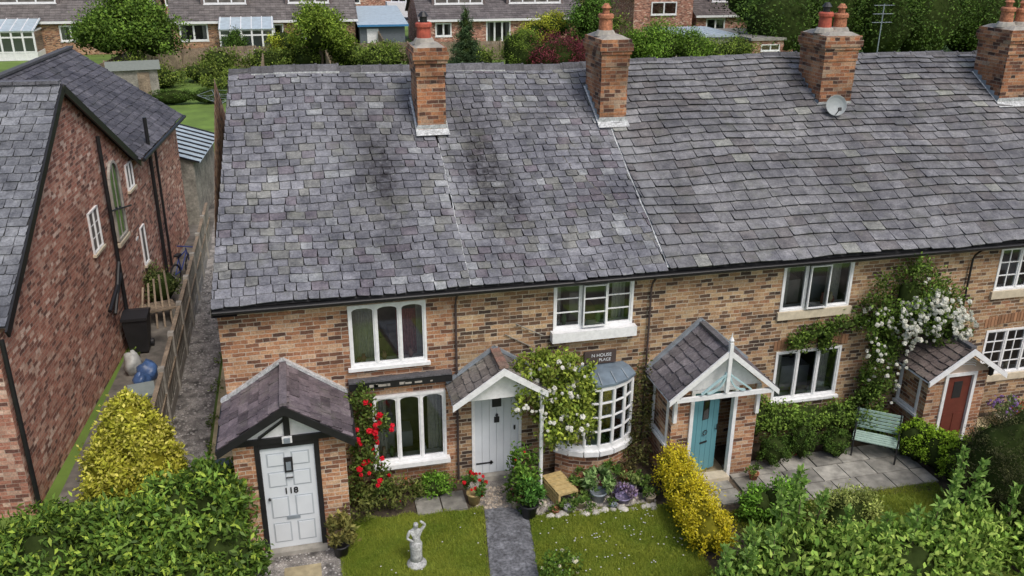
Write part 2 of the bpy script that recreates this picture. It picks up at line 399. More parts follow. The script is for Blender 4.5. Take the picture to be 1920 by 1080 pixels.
def flowers(e,ells,fl,seed=0,name='blossoms'):
    n,sz,c0,c1=fl; rng=np.random.default_rng(seed+99)
    P,O,B=sample(ells,n,rng,14,.34,-.6,(.95,1.15)); O[:,1]-=.5; O=nrm(O)
    k=9; P=np.repeat(P,k,0);O2=nrm(np.repeat(O,k,0)*.6+rng.normal(size=(len(P),3))*.7); 
    s_=np.repeat(rng.uniform(.6,1.25,(len(P)//k,1)),k,0)
    P=P+O2*sz*.25*s_
    D=O2; Nn=nrm(rng.normal(size=P.shape)); S=nrm(np.cross(D,Nn)); T=np.cross(S,D); h=sz*.36*s_
    V=np.stack([P-S*h*.9-T*h,P+S*h-T*h*.7,P+S*h*.8+T*h,P-S*h+T*h*.8],1).reshape(-1,3)
    t=rng.random((len(P),1)); c=np.array(c0)*(1-t)+np.array(c1)*t
    npmesh(name,V,4,np.repeat(c,4,0),'petal',e)
def tree(name,x,y,z0,h,ells,n,L,W,c0,c1,seed,tr=.18,K=40,rs=.28,core=.6,**k):
    e=empty(name); rng=random.Random(seed); mb=MB()
    top=Vector((x+rng.uniform(-.2,.2),y,z0+h*.75))
    mb.tube([(x,y,z0-.1),(x+.05,y,z0+h*.25),(x-.03,y,z0+h*.5),top],[tr,tr*.8,tr*.55,tr*.2],'bark',8)
    for q in ells:
        for i in range(3):
            b=Vector((x,y,z0+h*rng.uniform(.2,.5))); t=Vector((q[0]+rng.uniform(-.6,.6)*q[3],q[1]+rng.uniform(-.6,.6)*q[4],q[2]+rng.uniform(-.2,.6)*q[5]))
            mb.tube([b,(b+t)/2+Vector((0,0,.15)),t],[tr*.45,tr*.28,tr*.1],'bark',6)
    mb.obj('trunk_and_limbs',e,True)
    bush(name,ells,n,L,W,c0,c1,seed,core=core,parent=e,K=K,rs=rs,**k)
    return e
def blades(parent,x0,x1,y0,y1,n,h,c0,c1,seed,test=None,z=.008,name='grass_blades'):
    rng=np.random.default_rng(seed); x=rng.uniform(x0,x1,n);y=rng.uniform(y0,y1,n)
    if test is not None: k=test(x,y); x=x[k];y=y[k]
    n=len(x); a=rng.uniform(0,6.28,n); cl=.5+.5*np.sin(x*3.1+np.sin(y*2.3)*2)*np.cos(y*2.7+x)
    cl2=.5+.5*np.sin(x*7.3+np.sin(y*5.1)*2)*np.cos(y*6.7-x*3)
    hh=h*rng.uniform(.5,1.3,n)*(.7+.6*cl2); w=.006
    dx=np.cos(a)*w;dy=np.sin(a)*w; lx=rng.normal(size=n)*h*.5;ly=rng.normal(size=n)*h*.5
    V=np.stack([np.stack([x-dx,y-dy,np.full(n,z)],1),np.stack([x+dx,y+dy,np.full(n,z)],1),np.stack([x+lx,y+ly,z+hh],1)],1).reshape(-1,3)
    t=np.clip(rng.random((n,1))*.5+cl[:,None]*.4+cl2[:,None]*.3-.1,0,1); c=np.array(c0)*(1-t)+np.array(c1)*t
    npmesh(name,V,3,np.repeat(c,3,0),'leaf',parent)
# ------------------------------------------------------------------ ground
g=MB(); g.poly([(-400,-200,-.02),(600,-200,-.02),(600,900,-.02),(-400,900,-.02)],'field'); g.obj('ground')
g=MB(); g.poly([(-3.6,-9,-.012),(26,-9,-.012),(26,.3,-.012),(-3.6,.3,-.012)],'soil'); g.obj('garden_soil')
lawn=empty('lawn'); g=MB()
def pathx(y): return 4.42+.16*(y+.95)
g.poly([(1.75,-.75,0),(4.34,-.95,0),(3.2,-8,0),(1.55,-8,0)],'lawn')
g.poly([(5.16,-1.35,0),(7.75,-1.6,0),(7.6,-8,0),(4.2,-8,0)],'lawn')
g.poly([(9.3,-2.1,0),(13.0,-2.35,0),(12.5,-8,0),(8.6,-8,0)],'lawn')
g.obj('turf',lawn)
ga,gb=(.13,.22,.02),(.40,.44,.07)
blades(lawn,1.6,4.4,-4,-.75,70000,.05,ga,gb,3,lambda x,y:(x<pathx(y)-.03)&(x>1.7+.0*y)&(y<-.75-.08*(x-1.75)+.05*np.sin(x*9)))
blades(lawn,4.8,7.8,-4,-1.3,70000,.05,ga,gb,4,lambda x,y:(x>pathx(y)+.8)&(y<-1.35-.10*(x-5.16)+.06*np.sin(x*8)))
blades(lawn,8.7,13.2,-4.5,-2.1,50000,.05,ga,gb,5)
rng=np.random.default_rng(5); px=np.concatenate([rng.uniform(5.2,7.6,90),rng.uniform(2.2,4.2,10)]);py=np.concatenate([rng.uniform(-3.2,-1.4,90),rng.uniform(-2.8,-1,10)])
w=.012; V=np.stack([np.stack([px+a*w,py+b*w,np.full(len(px),.055)],1) for a,b in((-1,-1),(1,-1),(1,1),(-1,1))],1).reshape(-1,3)
npmesh('fallen_petals',V,4,np.full((len(V),3),.65),'petal',lawn)
g=MB()
g.poly([(pathx(-.95)-.02,-.95,.006),(pathx(-.95)+.76,-1.1,.006),(pathx(-8)+.9,-8,.006),(pathx(-8),-8,.006)],'asphalt')
g.obj('garden_path')
g=MB(); g.poly([(4.25,-.98,.002),(5.2,-1.12,.002),(5.25,-.05,.002),(4.2,-.05,.002)],'gravel'); 
g.poly([(-.3,-2.6,.001),(1.7,-2.8,.001),(1.75,-1.38,.001),(-.3,-1.38,.001)],'gravel')
g.poly([(-1.65,.0,.001),(-.75,.0,.001),(-.75,24,.001),(-1.65,24,.001)],'gravel'); 
g.poly([(5.25,-1.3,.003),(7.6,-1.55,.003),(7.6,-.3,.003),(5.25,-.3,.003)],'gravel');g.obj('gravel')
mbp=MB()
for i in range(620):
    x=random.uniform(5.3,7.6);y=random.uniform(-1.45,-.6); r=random.uniform(.015,.05);t=random.uniform(.15,.55)
    mbp.lathe(x,y,-.005,[(r*.8,0),(r,r*.35),(r*.5,r*.8)],'attr',6,c=(t,t*random.uniform(.85,.98),t*random.uniform(.7,.92)))
for i in range(28):
    x=random.uniform(5.4,7.5);y=-1.42-.1*(x-5.16)+random.uniform(-.05,.05); r=random.uniform(.05,.09);t=random.uniform(.3,.6)
    mbp.lathe(x,y,-.005,[(r*.8,0),(r,r*.35),(r*.5,r*.8)],'attr',7,c=(t,t*.95,t*.88))
for i in range(500):
    x=random.uniform(4.25,5.2);y=random.uniform(-1.0,-.3); r=random.uniform(.012,.03);t=random.uniform(.15,.5)
    mbp.lathe(x,y,-.005,[(r*.8,0),(r,r*.35),(r*.5,r*.8)],'attr',6,c=(t,t*.85,t*.68))
for i in range(1500):
    x=random.uniform(-1.6,-.8);y=random.uniform(.5,14); r=random.uniform(.015,.035);t=random.uniform(.15,.5)
    mbp.lathe(x,y,-.003,[(r*.8,0),(r,r*.35),(r*.5,r*.8)],'attr',5,c=(t,t*.95,t*.9))
for i in range(600):
    x=random.uniform(-.3,1.75);y=random.uniform(-2.7,-1.4); r=random.uniform(.012,.025);t=random.uniform(.15,.55)
    mbp.lathe(x,y,-.003,[(r*.8,0),(r,r*.35),(r*.5,r*.8)],'attr',5,c=(t,t*.95,t*.9))
mbp.obj('pebbles')
pv=empty('paving'); g=MB()
def slabs(x0,x1,y0,y1,sx,sy,m,z=.03,skew=0):
    y=y0
    while y<y1-.05:
        x=x0
        while x<x1-.05:
            w=sx*random.uniform(.85,1.15); xb=min(x+w,x1); yb=min(y+sy,y1); c=random.uniform(.75,1.2)
            g.box(x+.012,xb-.012,y+.012,yb-.012,-.01,z+random.uniform(-.006,.006),m,(c,c,c*.97)); x=xb
        y+=sy
slabs(9.35,13.3,-2.15,-.65,.62,.5,'slab')
slabs(3.15,4.15,-.92,-.3,.5,.6,'slab')
slabs(-.70,-.04,.2,18,.7,.85,'slaby')
slabs(.75,1.4,-2.75,-1.85,.7,.9,'slaby')
slabs(8.3,9.3,-1.9,-1.05,.5,.45,'slab')
slabs(14.9,18,-2.4,-.2,.6,.6,'slaby')
g.obj('slabs',pv)
g=MB(); g.poly([(-3.4,1,-.004),(-1.7,1,-.004),(-1.6,25,-.004),(-2.2,25,-.004)],'conc2'); g.obj('side_passage')
# ------------------------------------------------------------------ terrace
T=empty('terraced_cottages')
XR=25.
EZ,SL,D=4.1625,.58,5.065
def rz(y): return EZ+SL*(y+.2)
UP=[(2.17,3.55,2.72,3.92),(5.93,7.5,3.07,4.0),(10.62,12.17,3.0,4.0),(15.62,17.2,3.0,3.97),(20,21.5,3.0,3.97)]
LO=[(2.5,3.86,.68,2.1),(5.98,7.5,.7,2.1),(10.68,12.18,.97,2.1),(15.7,17.3,.97,2.07),(20,21.5,.97,2.07)]
DO=[(4.36,5.34,.0,2.1)]
mb=MB(); rectwall(mb,0,4.08,-.1,4.2,0,[UP[0],LO[0]],'brickred',.09)
rectwall(mb,4.08,XR,-.1,4.2,0,UP[1:]+LO[1:]+DO,'brick',.09)
for P in ([(0,10,-.1),(0,0,-.1),(0,0,4.2),(0,5.07,7.15),(0,10.3,4.2),(0,10.3,-.1)],): mb.poly(P,'brickred')
mb.poly([(0,10.3,-.1),(XR,10.3,-.1),(XR,10.3,4.2),(0,10.3,4.2)],'brick'); mb.poly([(XR,0,-.1),(XR,10.3,-.1),(XR,10.3,4.2),(XR,5.07,7.15),(XR,0,4.2)],'brick')
for (a,b,z) in ((15.6,17.35,2.2),(10.6,12.3,2.2),(5.85,7.6,4.12),(2.1,3.65,4.03)):
    n=22
    for i in range(n):
        t=(i+.5)/n; x=a+(b-a)*t; zz=z+(.10*math.sin(math.pi*t) if z<3 else 0)-.05; c=random.uniform(.6,1.2)
        mb.box(x-.033,x+.033,-.012,.03,zz-.02,zz+(.19 if z<3 else .08),'attr',(.34*c,.18*c,.10*c))
mb.obj('walls',T)
mb=MB()
window(mb,*UP[0],0,3,arch=True,sillw=.08,cw=(.05,.08))
for (a,b,m_) in ((3.05,3.42,'redcloth'),(2.3,2.62,'curtain')):
    P=[]
    for i in range(13): P+=[(a+(b-a)*i/12,.4+(.03 if i%2 else 0),2.6),(a+(b-a)*i/12,.4+(.03 if i%2 else 0),3.86 if m_=='curtain' else 3.6)]
    mb.add(P,[(2*i,2*i+2,2*i+3,2*i+1) for i in range(12)],m_)
window(mb,*UP[1],0,3,bars=(.35,.68),sill='white',sh=.2,sillw=.16,openi=1)
window(mb,*UP[2],0,3,sill='stone',sh=.17,sillw=.06,openi=1)
window(mb,*UP[3],0,3,bars=(.33,.66),vb=1,sill='stone',sh=.17,sillw=.06)
window(mb,*UP[4],0,3,bars=(.33,.66),vb=1,sill='stone',sh=.17)
window(mb,*LO[0],-.06,3,arch=True,sillw=.12,sh=.09)
window(mb,*LO[2],0,3,sillw=.08)
window(mb,*LO[3],0,3,bars=(.25,.5,.75),vb=1,sill='stone',sh=.15,sillw=.06)
window(mb,*LO[4],0,3,bars=(.25,.5,.75),vb=1,sill='stone',sh=.15)
mb.box(2.1,3.98,-.16,-.002,2.32,2.45,'black'); mb.beam((2.1,-.09,2.48),(3.98,-.09,2.48),.17,.03,'ridge',c=(.9,.9,.9))
for i in range(9):
    x=random.uniform(2.2,3.8); mb.box(x,x+random.uniform(.04,.14),-.163,-.159,2.36,2.36+random.uniform(.02,.06),'concrete')
mb.obj('windows',T)
# bow window
mb=MB(); n=6; cx,cy,R=6.74,.55,1.12; a0=math.radians(-47)
pts=[]
for i in range(n+1):
    a=a0+(-2*a0)*i/n; pts.append((cx+R*math.sin(a)*.93,cy-R*math.cos(a)))
def seg(p,q,z0,z1,off,m,th=.05,k0=0,k1=1):
    a=Vector((p[0],p[1],0));b=Vector((q[0],q[1],0));d=(b-a).normalized();nn=Vector((d.y,-d.x,0)); A=a+(b-a)*k0;B=a+(b-a)*k1
    P=[A+nn*off,B+nn*off,B+nn*(off-th),A+nn*(off-th)]
    mb.add([(v.x,v.y,z0) for v in P]+[(v.x,v.y,z1) for v in P],[(0,3,2,1),(4,5,6,7),(0,1,5,4),(1,2,6,5),(2,3,7,6),(3,0,4,7)],m)
for i in range(n):
    p,q=pts[i],pts[i+1]
    seg(p,q,-.05,.60,.0,'brickred',.1); seg(p,q,.60,.70,.09,'white',.14); seg(p,q,.702,.80,.02,'white',.06); seg(p,q,1.99,2.1,.03,'white',.07)
    for z in (1.10,1.41,1.71): seg(p,q,z-.014,z+.014,.012,'white',.03,.1,.9)
    seg(p,q,.8,1.99,.0,'white',.04,.0,.10);seg(p,q,.8,1.99,.0,'white',.04,.9,1);
    seg(p,q,.8,1.99,-.012,'glass',.002,.1,.9)
    P=p; mb.lathe(P[0],P[1],.79,[(.035,0),(.035,1.2)],'white',8)
mb.lathe(pts[-1][0],pts[-1][1],.79,[(.035,0),(.035,1.2)],'white',8)
mb.poly([(p[0]*.97+cx*.03,p[1]+.03,.79) for p in pts],'white')
for k in range(8):
    xx=6.1+k*.17; mb.lathe(xx,-.12-.25*math.sin((k+.5)/8*3.14),.80,[(.04,0),(.07,.1),(.04,.22),(.05,.26)],'attr',8,c=random.choice([(.7,.7,.7),(.15,.25,.1),(.5,.3,.2)]))
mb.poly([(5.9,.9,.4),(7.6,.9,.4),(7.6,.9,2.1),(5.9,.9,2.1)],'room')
for sg in (-1,1):
    xx=cx+sg*.62; P=[]
    for i in range(9): P+=[(xx-sg*.045*i,.05+(.03 if i%2 else 0),.8),(xx-sg*.045*i,.05+(.03 if i%2 else 0),2.0)]
    mb.add(P,[(2*i,2*i+2,2*i+3,2*i+1) for i in range(8)],'curtain')
rp=[(cx+(p[0]-cx)*1.05,p[1]-.05) for p in pts]; ap=[(cx+(p[0]-cx)*.8,.02) for p in pts]
for i in range(n):
    f_=lambda k:(rp[k][0]*.55+ap[k][0]*.45,rp[k][1]*.55+ap[k][1]*.45)
    m0,m1=f_(i),f_(i+1)
    mb.poly([(*rp[i],2.13),(*rp[i+1],2.13),(*m1,2.24),(*m0,2.24)],'leadb');mb.poly([(*m0,2.24),(*m1,2.24),(*ap[i+1],2.28),(*ap[i],2.28)],'leadb')
    mb.poly([(*rp[i],2.08),(*rp[i+1],2.08),(*rp[i+1],2.13),(*rp[i],2.13)],'leadb')
    mb.beam((*rp[i],2.14),(*m0,2.25),.02,.02,'lead')
mb.poly([(*p,2.1) for p in rp],'white')
mb.obj('bow_window',T)
# roof
def warp(x,y):
    t=max(0,min(1,(y+.2)/5.2))
    return .035*math.sin(x*.55+1)*t+.018*math.sin(x*1.7+y*1.1)+.012*math.sin(y*2.3+x*.8)-.05*math.sin(math.pi*t)
mb=MB()
def cA(x,s):
    b=random.choice([.78,.9,1,1,1.04,1.08,1.15]); r=random.random()
    c=np.array([.178,.184,.207])*b
    if r<.05: c=np.array([.27,.285,.30])
    elif r<.14: c=np.array([.15,.138,.16])
    elif r<.24: c=np.array([.185,.19,.185])
    return tuple(c)
def cB(x,s):
    b=random.uniform(.78,1.18); c=np.array([.180,.183,.195])*b; r=random.random()
    if r<.03: c=np.array([.27,.28,.26])
    elif r<.2: c=np.array([.15,.145,.15])
    return tuple(c)
vl=Vector((0,1,SL)).normalized(); SLn=(D+.2)*math.sqrt(1+SL*SL)
slates(mb,(-.06,-.24,EZ+.01),(1,0,0),vl,4.40,SLn,.195,.255,'slate',cA,xmin=lambda s:.36*s/SLn,warp=warp)
slates(mb,(4.34,-.24,EZ+.01),(1,0,0),vl,3.74,SLn,.19,.235,'slate',cA,warp=warp)
slates(mb,(8.08,-.26,EZ+.03),(1,0,0),vl,XR-8.06,SLn,.29,.40,'slate',cB,warp=warp,lift=.045,shrink=.35,jg=.02)
K=30;zz=-.03
for i in range(K):
    xa=.0+XR*i/K;xb=XR*(i+1)/K
    for j in range(8):
        ya=-.2+(D+.2)*j/8;yb=-.2+(D+.2)*(j+1)/8
        sh=lambda y:.33*(y+.2)/5.26 if i==0 else 0
        mb.poly([(xa+sh(ya),ya,rz(ya)+zz+warp(xa,ya)),(xb,ya,rz(ya)+zz+warp(xb,ya)),(xb,yb,rz(yb)+zz+warp(xb,yb)),(xa+sh(yb),yb,rz(yb)+zz+warp(xa,yb))],'underlay')
mb.poly([(.33,D,rz(D)-.03),(XR,D,rz(D)-.03),(XR,10.5,EZ),(0,10.5,EZ)],'underlay')
for j in range(14):
    ya=-.25+(D+.25)*j/14;yb=-.25+(D+.25)*(j+1)/14;xa=-.065+.36*(ya+.2)/5.26;xb=-.065+.36*(yb+.2)/5.26
    mb.poly([(xa,ya,rz(ya)-.12),(xb,yb,rz(yb)-.12),(xb,yb,rz(yb)+.02+warp(0,yb)),(xa,ya,rz(ya)+.02+warp(0,ya))],'concrete')
    mb.poly([(xa,ya,rz(ya)-.12),(xb,yb,rz(yb)-.12),(.35,yb,rz(yb)-.12),(.35,ya,rz(ya)-.12)],'black')
for xs in (4.34,8.08):
    K=30
    for i in range(K):
        y0=-.2+(D+.1)*i/K;y1=-.2+(D+.1)*(i+1)/K; 
        if xs==4.34 and i>=19 : continue
        h=.036 if xs<5 else .055
        mb.beam((xs+.01*math.sin(i*1.3),y0,rz(y0)+h+warp(xs,y0)),(xs+.01*math.sin((i+1)*1.3),y1,rz(y1)+h+warp(xs,y1)),.018 if xs<5 else .04,.015,'flash',c=(.8,.8,.8))
mb.obj('roof_slates',T)
mb=MB(); x=.3
while x<XR:
    w=.45; z=rz(D)+warp(x,D)+random.uniform(-.016,.016); c=random.uniform(.7,1.4); r=.13
    pr=[(D-r-.02,z-.05),(D-.05,z+.075),(D,z+.10),(D+.05,z+.075),(D+r+.02,z-.05)]
    mb.prism(pr,x+.004,x+w-.004,'ridge','x',(c,c,c)); mb.prism([(p,q+.014) for p,q in pr],x+w-.05,x+w-.002,'ridge','x',(c*.8,)*3)
    mb.box(x,x+w,D-r-.03,D-r+.03,z-.075,z-.035,'flash',(.6,.6,.6)); x+=w
mb.obj('ridge_tiles',T,False)
mb=MB()
def arcprof(cy,cz,r,th,k=8):
    o=[(cy+r*math.cos(math.pi+math.pi*i/k),cz+r*math.sin(math.pi+math.pi*i/k)) for i in range(k+1)]
    i_=[(cy+(r-th)*math.cos(2*math.pi-math.pi*i/k),cz+(r-th)*math.sin(2*math.pi-math.pi*i/k)) for i in range(k+1)]
    return o+i_
mb.prism(arcprof(-.27,4.12,.055,.012),-.05,XR,'black','x')
mb.box(-.04,XR,-.2,-.17,4.02,4.13,'black'); mb.box(-.04,XR,-.17,.0,4.08,4.1,'black')
for x in (4.08,7.83,14.9): mb.tube([(x,-.27,4.08),(x,-.1,3.9),(x,-.06,3.8),(x,-.06,.1)],.022,'black' if x>8 else 'ridge',8,c=(.6,.42,.35))
mb.obj('gutter_and_downpipes',T)
# chimneys
def chimney(x0,x1,y0,y1,zb,zt,pots,dish=None,tw=0):
    mb=MB(); b=zb-.9
    # the shaft is laid in short lifts that step in and out slightly, as old brickwork does
    z=b; K=0
    while z<zt-.55:
        zn=min(z+.158,zt-.55); e=random.uniform(0,.007)
        mb.box(x0-e,x1+e,y0-e,y1+e,z+.0005,zn,'brickchim'); z=zn
    steps=[(.0,.25,.02),(.25,.32,.05),(.32,.46,.075),(.46,.55,.045)]
    for a,c,e in steps:
        mb.box(x0-e,x1+e,y0-e,y1+e,zt-.55+a+.001,zt-.55+c,'brickchim')
    mb.add([(x0-.03,y0-.03,zt-.01),(x1+.03,y0-.03,zt-.01),(x1+.03,y1+.03,zt-.01),(x0-.03,y1+.03,zt-.01),(x0+.13,y0+.1,zt+.07),(x1-.13,y0+.1,zt+.07),(x1-.13,y1-.1,zt+.07),(x0+.13,y1-.1,zt+.07)],
      [(4,5,6,7),(0,1,5,4),(1,2,6,5),(2,3,7,6),(3,0,4,7)],'concrete',(.5,.5,.5))
    for (px,py,m,h,r) in pots:
        mb.lathe(px,py,zt+.03,[(r*1.15,0),(r*1.15,.05),(r,.06),(r*.92,h-.1),(r*1.12,h-.09),(r*1.12,h-.03),(r*.95,h),(r*.75,h),(r*.72,h-.15)],m,18)
        mb.lathe(px,py,zt+.03,[(r*1.6,.0),(r*1.25,.1),(r*1.1,.12)],'concrete',12)
        mb.lathe(px,py,zt+.03+h,[(r*.5,-.1),(r*.5,.1),(r*.75,.11),(r*.3,.2)],'blackp' if m=='terrar' else m,10)
    z=rz(y0)
    mb.add([(x0-.06,y0-.15,rz(y0-.15)+.05),(x1+.06,y0-.15,rz(y0-.15)+.05),(x1+.05,y0-.004,z+.06),(x0-.05,y0-.004,z+.06),(x0-.01,y0-.016,z+.15),(x1+.01,y0-.016,z+.15)],[(0,1,2,3),(3,2,5,4)],'flash')
    for xx,e in ((x0,-1),(x1,1)):
        K=6
        for i in range(K):
            ya=y0+(y1-y0)*i/K;yb=y0+(y1-y0)*(i+1)/K
            mb.poly([(xx+e*.012,ya,rz(ya)),(xx+e*.012,yb,rz(ya)),(xx+e*.012,yb,rz(yb)+.10),(xx+e*.012,ya,rz(yb)+.10)],'lead')
        mb.poly([(xx,y0-.08,rz(y0-.08)+.055),(xx+e*.05,y0-.08,rz(y0-.08)+.055),(xx+e*.05,y1,rz(y1)+.055),(xx,y1,rz(y1)+.055)],'flash',)
    if dish:
        dx,dz=dish
        T2=Matrix.Translation((dx,y0-.30,dz))@Matrix.Rotation(-.25,4,'Z')@Matrix.Rotation(math.radians(72),4,'X')
        md=MB(T2); md.tube_prof(0,0,0,[(.02,0),(.10,.012),(.17,.035),(.225,.07),(.23,.07),(.17,.02),(.02,-.012)],'attr',24,(.33,.36,.37))
        md.tube([(0,-.2,.03),(0,-.12,.28)],.012,'blackp',6); md.box(-.03,.03,-.15,-.08,.25,.32,'blackp')
        md.obj('satellite_dish',T)
        mb.tube([(dx,y0,dz-.12),(dx,y0-.22,dz-.12),(dx,y0-.28,dz)],.016,'blackp',6)
    mb.obj('chimney_stack',T)
chimney(3.97,4.54,3.32,4.2,6.2,7.87,[(4.2,3.75,'terrar',.42,.15)])
chimney(7.84,8.42,3.32,4.35,6.2,7.95,[(8.05,3.8,'terra',.45,.15)])
chimney(13.12,13.92,3.5,4.5,6.3,7.9,[(13.3,3.95,'terrar',.45,.15),(13.68,3.95,'terra',.42,.15)],dish=(13.36,6.42))
chimney(17.85,18.7,3.4,4.4,6.2,7.95,[(18.05,3.9,'terra',.45,.15),(18.45,3.9,'terra',.42,.14)])
chimney(22.4,23.2,3.4,4.4,6.2,7.95,[(22.8,3.9,'terra',.5,.15)])
mb=MB()
def rcable(pts,r):
    P=[]
    for (x0,y0),(x1,y1) in zip(pts[:-1],pts[1:]):
        for i in range(8): 
            t=i/8; x=x0+(x1-x0)*t;y=y0+(y1-y0)*t; P.append((x+.01*math.sin(i*2),y,rz(y)+warp(x,y)+.05))
    mb.tube(P,r,'woodg',4,c=(.6,.6,.6))
rcable([(5.6,4.7),(6.6,2.9),(8.1,.2),(8.15,-.2)],.006); rcable([(6.3,4.6),(7.4,2.2),(8.1,.6)],.004)
mb.tube([(5.0,-.03,3.1),(5.5,-.03,2.8)],.012,'woodg',5);mb.tube([(5.2,-.05,3.3),(5.75,-.05,3.0)],.012,'woodg',5)
mb.obj('cables',T)
# ------------------------------------------------------------------ gabled porch
def gableroof(mb,xl,xm,xr,ze_l,zm,ze_r,y0,y1,cf,e=.16,w=.22,m='slate',th=.05):
    for (xa,za,sg) in ((xl,ze_l,-1),(xr,ze_r,1)):
        vv=Vector((xm-xa,0,zm-za)); S=vv.length; vv.normalize()
        if sg<0: u=Vector((0,-1,0));O=Vector((xa,y1,za))
        else: u=Vector((0,1,0));O=Vector((xa,y0,za))
        slates(mb,O,u,vv,y1-y0,S,e,w,m,cf,lift=.03)
        mb.poly([(xa,y0,za-.012),(xa,y1,za-.012),(xm,y1,zm-.012),(xm,y0,zm-.012)],'underlay')
        mb.poly([(xa,y0+.02,za-.05),(xa,y1,za-.05),(xm,y1,zm-.05),(xm,y0+.02,zm-.05)],'white')
def barge(mb,xl,xm,xr,zl,zm,zr,y,h,t,m):
    for xa,za in ((xl,zl),(xr,zr)):
        mb.add([(xa,y,za),(xm,y,zm),(xm,y,zm-h*1.15),(xa,y,za-h),(xa,y+t,za),(xm,y+t,zm),(xm,y+t,zm-h*1.15),(xa,y+t,za-h)],[(0,1,2,3),(7,6,5,4),(0,4,5,1),(3,2,6,7),(0,3,7,4),(1,5,6,2)],m)
# porch A (number 118)
mb=MB(); y0=-1.39
cP=lambda x,s:tuple(np.array([.155,.13,.145])*random.uniform(.65,1.3))
rectwall(mb,.12,1.93,-.1,2.25,y0,[(.46,1.5,-.1,2.2)],'brickred',.1)
mb.poly([(.12,0,-.1),(.12,y0,-.1),(.12,y0,2.35),(.12,0,2.35)],'brickred'); mb.poly([(1.93,y0,-.1),(1.93,0,-.1),(1.93,0,2.3),(1.93,y0,2.3)],'brickred')
mb.poly([(.12,y0-.001,2.25),(1.93,y0-.001,2.25),(1.0,y0-.001,2.9)],'white')
mb.box(.1,1.95,y0-.05,y0-.004,2.2,2.3,'black'); mb.box(.96,1.06,y0-.05,y0-.004,2.302,2.84,'black')
mb.beam((.55,y0-.03,2.32),(.98,y0-.03,2.62),.03,.06,'black',up=(0,1,0)); 
gableroof(mb,-.08,1.0,2.06,2.30,2.97,2.24,-1.62,-.02,cP,.2,.26)
barge(mb,-.1,1.0,2.08,2.30,2.985,2.24,-1.66,.14,.035,'black')
mb.beam((1.0,-1.62,3.0),(1.0,-.02,3.0),.12,.05,'ridge',c=(1.4,1.2,1.2))
for a,b in (((-.1,-.03,2.34),(1.0,-.03,3.04)),((2.08,-.03,2.28),(1.0,-.03,3.04))):
    mb.beam(a,b,.14,.05,'flash')
mb.box(-.12,-.06,-1.6,-.05,2.2,2.27,'black'); mb.box(2.05,2.12,-1.6,-.05,2.14,2.2,'black')
mb.box(.46,.54,y0-.02,y0+.09,0,2.2,'black');mb.box(1.42,1.5,y0-.02,y0+.09,0,2.2,'black');mb.box(.541,1.419,y0-.02,y0+.09,2.1,2.2,'black')
mb.box(.46,1.5,y0-.12,y0+.09,0,.08,'concrete')
mb.box(.545,1.415,y0+.02,y0+.07,.085,2.1,'grey')
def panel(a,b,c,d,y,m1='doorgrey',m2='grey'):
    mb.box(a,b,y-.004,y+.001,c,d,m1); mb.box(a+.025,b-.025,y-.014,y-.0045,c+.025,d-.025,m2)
for a,b in ((.63,.93),(1.03,1.33)):
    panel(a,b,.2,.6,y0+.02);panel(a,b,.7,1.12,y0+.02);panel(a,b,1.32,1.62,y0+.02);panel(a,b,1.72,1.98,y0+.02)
mb.box(.91,1.05,y0-.01,y0+.019,1.60,1.88,'blackp');mb.box(.94,1.02,y0-.015,y0-.009,1.64,1.8,'lead');mb.tube([(.92,y0-.02,1.5),(1.04,y0-.02,1.5)],.012,'blackp',6)
mb.box(.87,1.09,y0-.0,y0+.019,.66,.72,'lead');mb.lathe(.62,y0-.03,1.1,[(.02,0),(.025,.02),(.01,.05)],'blackp',8)
mb.box(.92,1.08,y0-.08,y0-.052,2.2,2.32,'white'); mb.box(.95,1.05,y0-.12,y0-.082,2.22,2.30,'lead')
mb.obj('porch_with_grey_door',T)
def text(s,x,y,z,size,m,name,parent,depth=.004):
    cu=bpy.data.curves.new(name,'FONT');cu.body=s;cu.size=size;cu.extrude=depth;cu.align_x='CENTER';cu.align_y='CENTER';cu.offset=.003 if size>.15 else 0
    o=bpy.data.objects.new(name,cu);COL.objects.link(o);o.location=(x,y,z);o.rotation_euler=(math.pi/2,0,0);cu.materials.append(M[m]);o.parent=parent
text('118',.98,y0+.01,1.22,.16,'black','house_number',T)
# porch B canopy
mb=MB()
cQ=lambda x,s:tuple(np.array([.19,.175,.165])*random.uniform(.65,1.3))
gableroof(mb,3.88,4.8,5.58,2.18,2.80,2.28,-.82,-.02,cQ,.17,.24)
barge(mb,3.86,4.8,5.62,2.18,2.82,2.27,-.86,.12,.03,'white')
for i in range(4): mb.beam((4.8,-.82+i*.2,2.835),(4.8,-.63+i*.2,2.835),.17,.05,'ridge',c=(1.9+.3*(i%2),1.3,.95))
mb.poly([(4.05,-.6,2.1),(5.5,-.6,2.1),(5.5,-.6,2.3),(4.8,-.6,2.7),(4.05,-.6,2.25)],'white')
mb.beam((3.88,-.03,2.24),(4.8,-.03,2.87),.1,.05,'lead'); mb.beam((5.6,-.03,2.34),(4.8,-.03,2.87),.1,.05,'lead')
mb.tube([(5.52,-.8,2.15),(5.52,-.8,0)],.04,'white',8); mb.box(3.98,4.06,-.7,-.0,2.08,2.16,'white'); mb.beam((4.0,-.02,1.75),(4.0,-.6,2.1),.06,.06,'white'); mb.box(5.45,5.53,-.8,-.0,2.1,2.18,'white')
mb.box(4.36,4.42,-.02,.08,.1,2.1,'white');mb.box(5.28,5.34,-.02,.08,.1,2.1,'white');mb.box(4.42,5.28,-.02,.08,2.03,2.1,'white')
for i in range(6):
    a=4.42+i*.1433; mb.box(a+.003,a+.1403,.01,.05,.12,2.03,'grey')
mb.box(4.42,5.28,.03,.055,.12,2.03,'doorgrey')
mb.box(4.36,5.34,-.12,.08,0,.11,'concrete')
